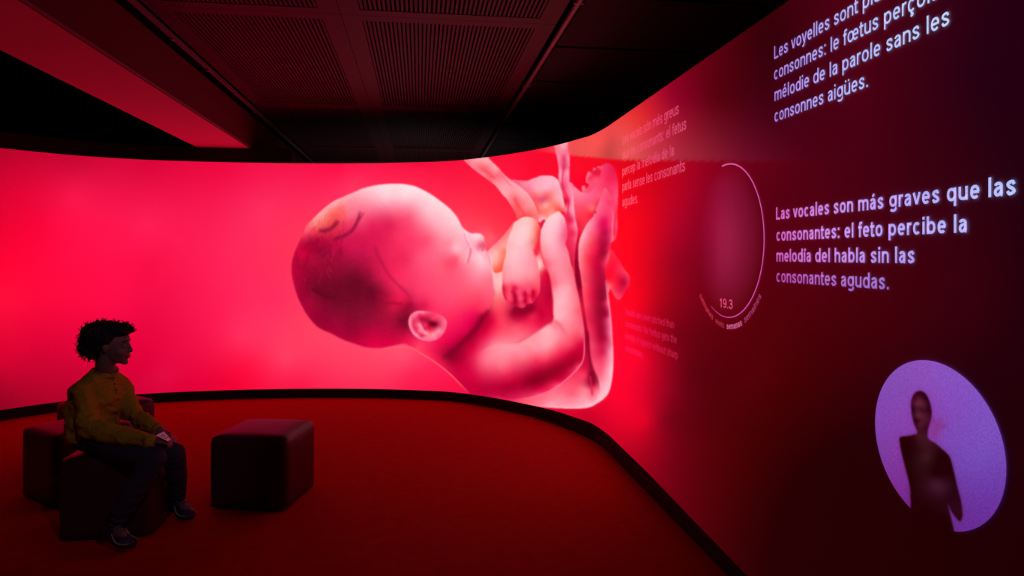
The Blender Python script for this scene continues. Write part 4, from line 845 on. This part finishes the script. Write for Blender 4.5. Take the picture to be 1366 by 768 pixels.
# sweater
bm=bmesh.new()
ell(bm,chest+Vector((0,0,-.01)),(.108,.135,.125),TM); ell(bm,K(124,556,3.75),(.118,.138,.125),TM); ell(bm,K(121,580,3.745),(.118,.136,.070),TM); ell(bm,K(119,570,3.75),(.108,.13,.09),TM); ell(bm,K(117,548,3.77),(.10,.125,.11),TM); ell(bm,K(113,550,3.68),(.085,.07,.10),TM); ell(bm,K(112,570,3.68),(.085,.07,.075),TM)
tube(bm,[NB+Vector((0,0,-.022)),K(138,510,3.76)],[.054,.08],n=20); tube(bm,[K(127,499,3.77),K(117,513,3.70)],[.036,.052],n=16); tube(bm,[K(131,498,3.79),K(152,510,3.85)],[.034,.050],n=16); ell(bm,K(116,528,3.80),(.09,.10,.10),TM)
for a in (NS,FS): tube(bm,[NB-Vector((0,0,.014)),a],[.052,.060],n=16)
tube(bm,[NS,NS*.5+NE*.5-fr_*.01,NE],[.058,.058,.055],n=18); tube(bm,[NE,NE*.5+NW*.5,NW],[.054,.046,.034],n=18)
tube(bm,[FS,FE],[.056,.048],n=18); tube(bm,[FE,FE*.5+FWr*.5,FWr],[.048,.041,.031],n=18)
def fold(p):
    a=mnoise.noise(Vector((p.x*10,p.y*10,p.z*24)))*.012+(1-abs(mnoise.noise(Vector((p.x*13+p.z*9,p.y*13,p.z*17)))))**4*.007-.004; b=mnoise.noise(p*60)*.003
    d=min((p-NE).length,(p-FE).length); a+=math.sin((p-NS).length*150+mnoise.noise(p*14)*3)*.0035*math.exp(-(d/.09)**2)
    return a+b
remesh('sweater',bm,.0055,M['knit'],kid,6,fold)
# ribbed cuffs, hem and collar
for a,b,r in ((NW,NE,.034),(FWr,FE,.031)):
    d_=(a-b).normalized(); bm=bmesh.new(); tube(bm,[a-d_*.012,a+d_*.014],[r+.001,r-.004],n=20,cap=False); bm_obj('cuff',bm,M['knit'],kid,True)
bm=bmesh.new(); q=[]
nd=(hl(-.022,0,-.10)-NB).normalized(); e1=nd.orthogonal().normalized(); e2=nd.cross(e1)
ringp=[NB-Vector((0,0,.012))+nd*.022+(e1*math.cos(t)+e2*math.sin(t))*.055 for t in np.linspace(0,2*math.pi,17)]
tube(bm,ringp,.006,n=8); bm_obj('collar',bm,M['knit'],kid,True)
# button placket down the chest
bm=bmesh.new(); base=NB+fr_*.055+Vector((0,0,-.01)); 
dg=bpy.context.evaluated_depsgraph_get()
sw=[c for c in kid.children if c.name.startswith('sweater')][0]
from mathutils.bvhtree import BVHTree
bvh=BVHTree.FromPolygons([v.co for v in sw.data.vertices],[p.vertices for p in sw.data.polygons])
pp=[]
for k in range(9):
    o_=NB+Vector((0,0,.018-.016*k)); hit=bvh.ray_cast(o_+fr_*.4,-fr_)
    if hit[0] is not None: pp.append(hit[0]+fr_*.001)
if len(pp)>2:
    tube(bm,pp,.008,n=8,sq=(fr_,.35)); pk=bm_obj('placket',bm,M['knit'],kid,True)
    for p in pp[1::2]:
        bm=bmesh.new(); ell(bm,p+fr_*.003,(.003,.0055,.0055),TM,2); bm_obj('button',bm,M['button'],pk,True)
# trousers
bm=bmesh.new()
ell(bm,pel,(.105,.130,.066),TM)
tube(bm,[NH,NH*.5+NK*.5,NK],[.070,.068,.060],n=18); tube(bm,[FH,FH*.5+FK*.5,FK],[.070,.066,.058],n=18)
tube(bm,[NK,NK*.5+NA*.5,NA+(NK-NA).normalized()*.035],[.060,.060,.046],n=18); tube(bm,[FK,FK*.5+FA*.5,FA+(FK-FA).normalized()*.03],[.058,.055,.046],n=18)
def fold2(p):
    d=min((p-NK).length,(p-FK).length); e=min((p-NA).length,(p-FA).length)
    return mnoise.noise(Vector((p.x*14,p.y*14,p.z*30)))*.006+.004*math.sin(p.z*170+mnoise.noise(p*12)*4)*(math.exp(-(e/.1)**2)+.6*math.exp(-(d/.07)**2))
remesh('trousers',bm,.0058,M['denim'],kid,5,fold2)
# socks and shoes
def shoe(A,toe,heelz,L=.215):
    """A = ankle (local), toe direction horizontal, heel lifted by heelz"""
    n=(toe-Vector((0,0,heelz/ .15)) ) ; f=Vector((toe.x,toe.y,-heelz/(L*.9))).normalized(); s=f.cross(Vector((0,0,1))).normalized(); u=s.cross(f).normalized()
    if u.z<0: u=-u
    heel=A-f*.055; zfloor=-KO.z
    toe_tip=heel+f*L
    base=heel.copy(); dz=(toe_tip-u*.0).z-(.028); base.z-= (A.z-(.082+heelz))*1.0
    R=Matrix((f,s,u)).transposed()
    def l(x,y,z): return base+R@Vector((x,y,z-.078))
    so=bmesh.new(); up=bmesh.new()
    prof=[(0,.026,.0),(.03,.034,0),(.08,.031,.002),(.13,.038,.0),(.17,.040,.004),(.20,.028,.012),(.215,.010,.020)]
    for bmx,z0,z1,k in ((so,0,.024,1.06),):
        rings=[]
        for x,w_,lift in prof:
            rings.append([bmx.verts.new(l(x,y*w_*k,z)) for y,z in ((-1,z0+lift),(1,z0+lift),(1,z1+lift*.6),(-1,z1+lift*.6))])
        for a,b in zip(rings,rings[1:]):
            for i in range(4): bmx.faces.new((a[i],a[(i+1)%4],b[(i+1)%4],b[i]))
        bmx.faces.new(rings[0][::-1]); bmx.faces.new(rings[-1])
    S_=bm_obj('shoe',None or up_shape(l),M['shoe'],kid,True)
    o=bm_obj('sole',so,M['sole'],S_)
    for sgn in (-1,1):
        b=bmesh.new(); tube(b,[l(.095,sgn*.041,.054),l(.118,sgn*.043,.034),l(.138,sgn*.0445,.026),l(.172,sgn*.044,.030),l(.200,sgn*.031,.036)],[.0025,.0045,.0055,.004,.0025],n=8); bm_obj('side_stripe',b,M['stripe'],S_,True)
    for k in range(4):
        x=.085+.018*k; zt=.079-.0072*k; b=bmesh.new(); tube(b,[l(x,-.022,zt-.008),l(x+.006,0,zt+.002),l(x,.022,zt-.008)],.0028,n=6); bm_obj('lace',b,M['sock'],S_,True)
    return base
def up_shape(l):
    b=bmesh.new(); rings=[]
    for x,w_,h in ((-.004,.020,.060),(.008,.032,.092),(.03,.038,.100),(.06,.039,.098),(.09,.036,.078),(.12,.038,.066),(.15,.040,.054),(.18,.037,.044),(.20,.027,.036),(.213,.012,.028)):
        ring=[]
        for k in range(14):
            a=math.pi*k/13; ring.append(b.verts.new(l(x,math.cos(a)*w_*(1-.25*max(0,math.sin(a)-.5)),.012+max(0,math.sin(a))**.8*(h-.012))))
        rings.append(ring)
    for p,q in zip(rings,rings[1:]):
        for i in range(13): b.faces.new((p[i],p[i+1],q[i+1],q[i]))
        b.faces.new((p[13],p[0],q[0],q[13]))
    b.faces.new(rings[0]); b.faces.new(rings[-1][::-1]); return b
shoe(NA,dirc(.93,-.36),.045); shoe(FA,dirc(.80,-.60),.035)
for a,k in ((NA,NK),(FA,FK)):
    d_=(k-a).normalized(); bm=bmesh.new(); tube(bm,[a-d_*.01,a+d_*.05],[.032,.035],n=16,cap=False); bm_obj('sock',bm,M['sock'],kid,True)
# folded white card held in the hands
q=[W(208,580.5,3.52),W(218.5,575.5,3.60),W(228,586,3.53),W(224,588.5,3.47)]
cd_=empty('card',tuple(sum(q,Vector())/4),"small white printed card held in the child's hands",'card')
q=[p-cd_.location for p in q]; nn=(q[2]-q[0]).cross(q[1]-q[0]).normalized()
if nn.z<0: nn=-nn
mesh_obj('sheet',[p+nn*.0012 for p in q]+[p-nn*.0012 for p in q],[(0,1,2,3),(7,6,5,4)]+[(i,4+i,4+(i+1)%4,(i+1)%4) for i in range(4)],M['card'],cd_)
def onq(u,v): return (q[0]*(1-u)+q[3]*u)*(1-v)+(q[1]*(1-u)+q[2]*u)*v+nn*.0017
bm=bmesh.new(); tube(bm,[onq(.38+.13*math.cos(t),.45+.2*math.sin(t)) for t in np.linspace(0,6.28,13)],.0011,n=5,cap=False); bm_obj('printed_ring',bm,M['ink'],cd_)
for v in (.3,.55,.78):
    bm=bmesh.new(); tube(bm,[onq(.66,v-.08),onq(.70,v+.06)],.0014,n=6); bm_obj('printed_line',bm,M['ink'],cd_)
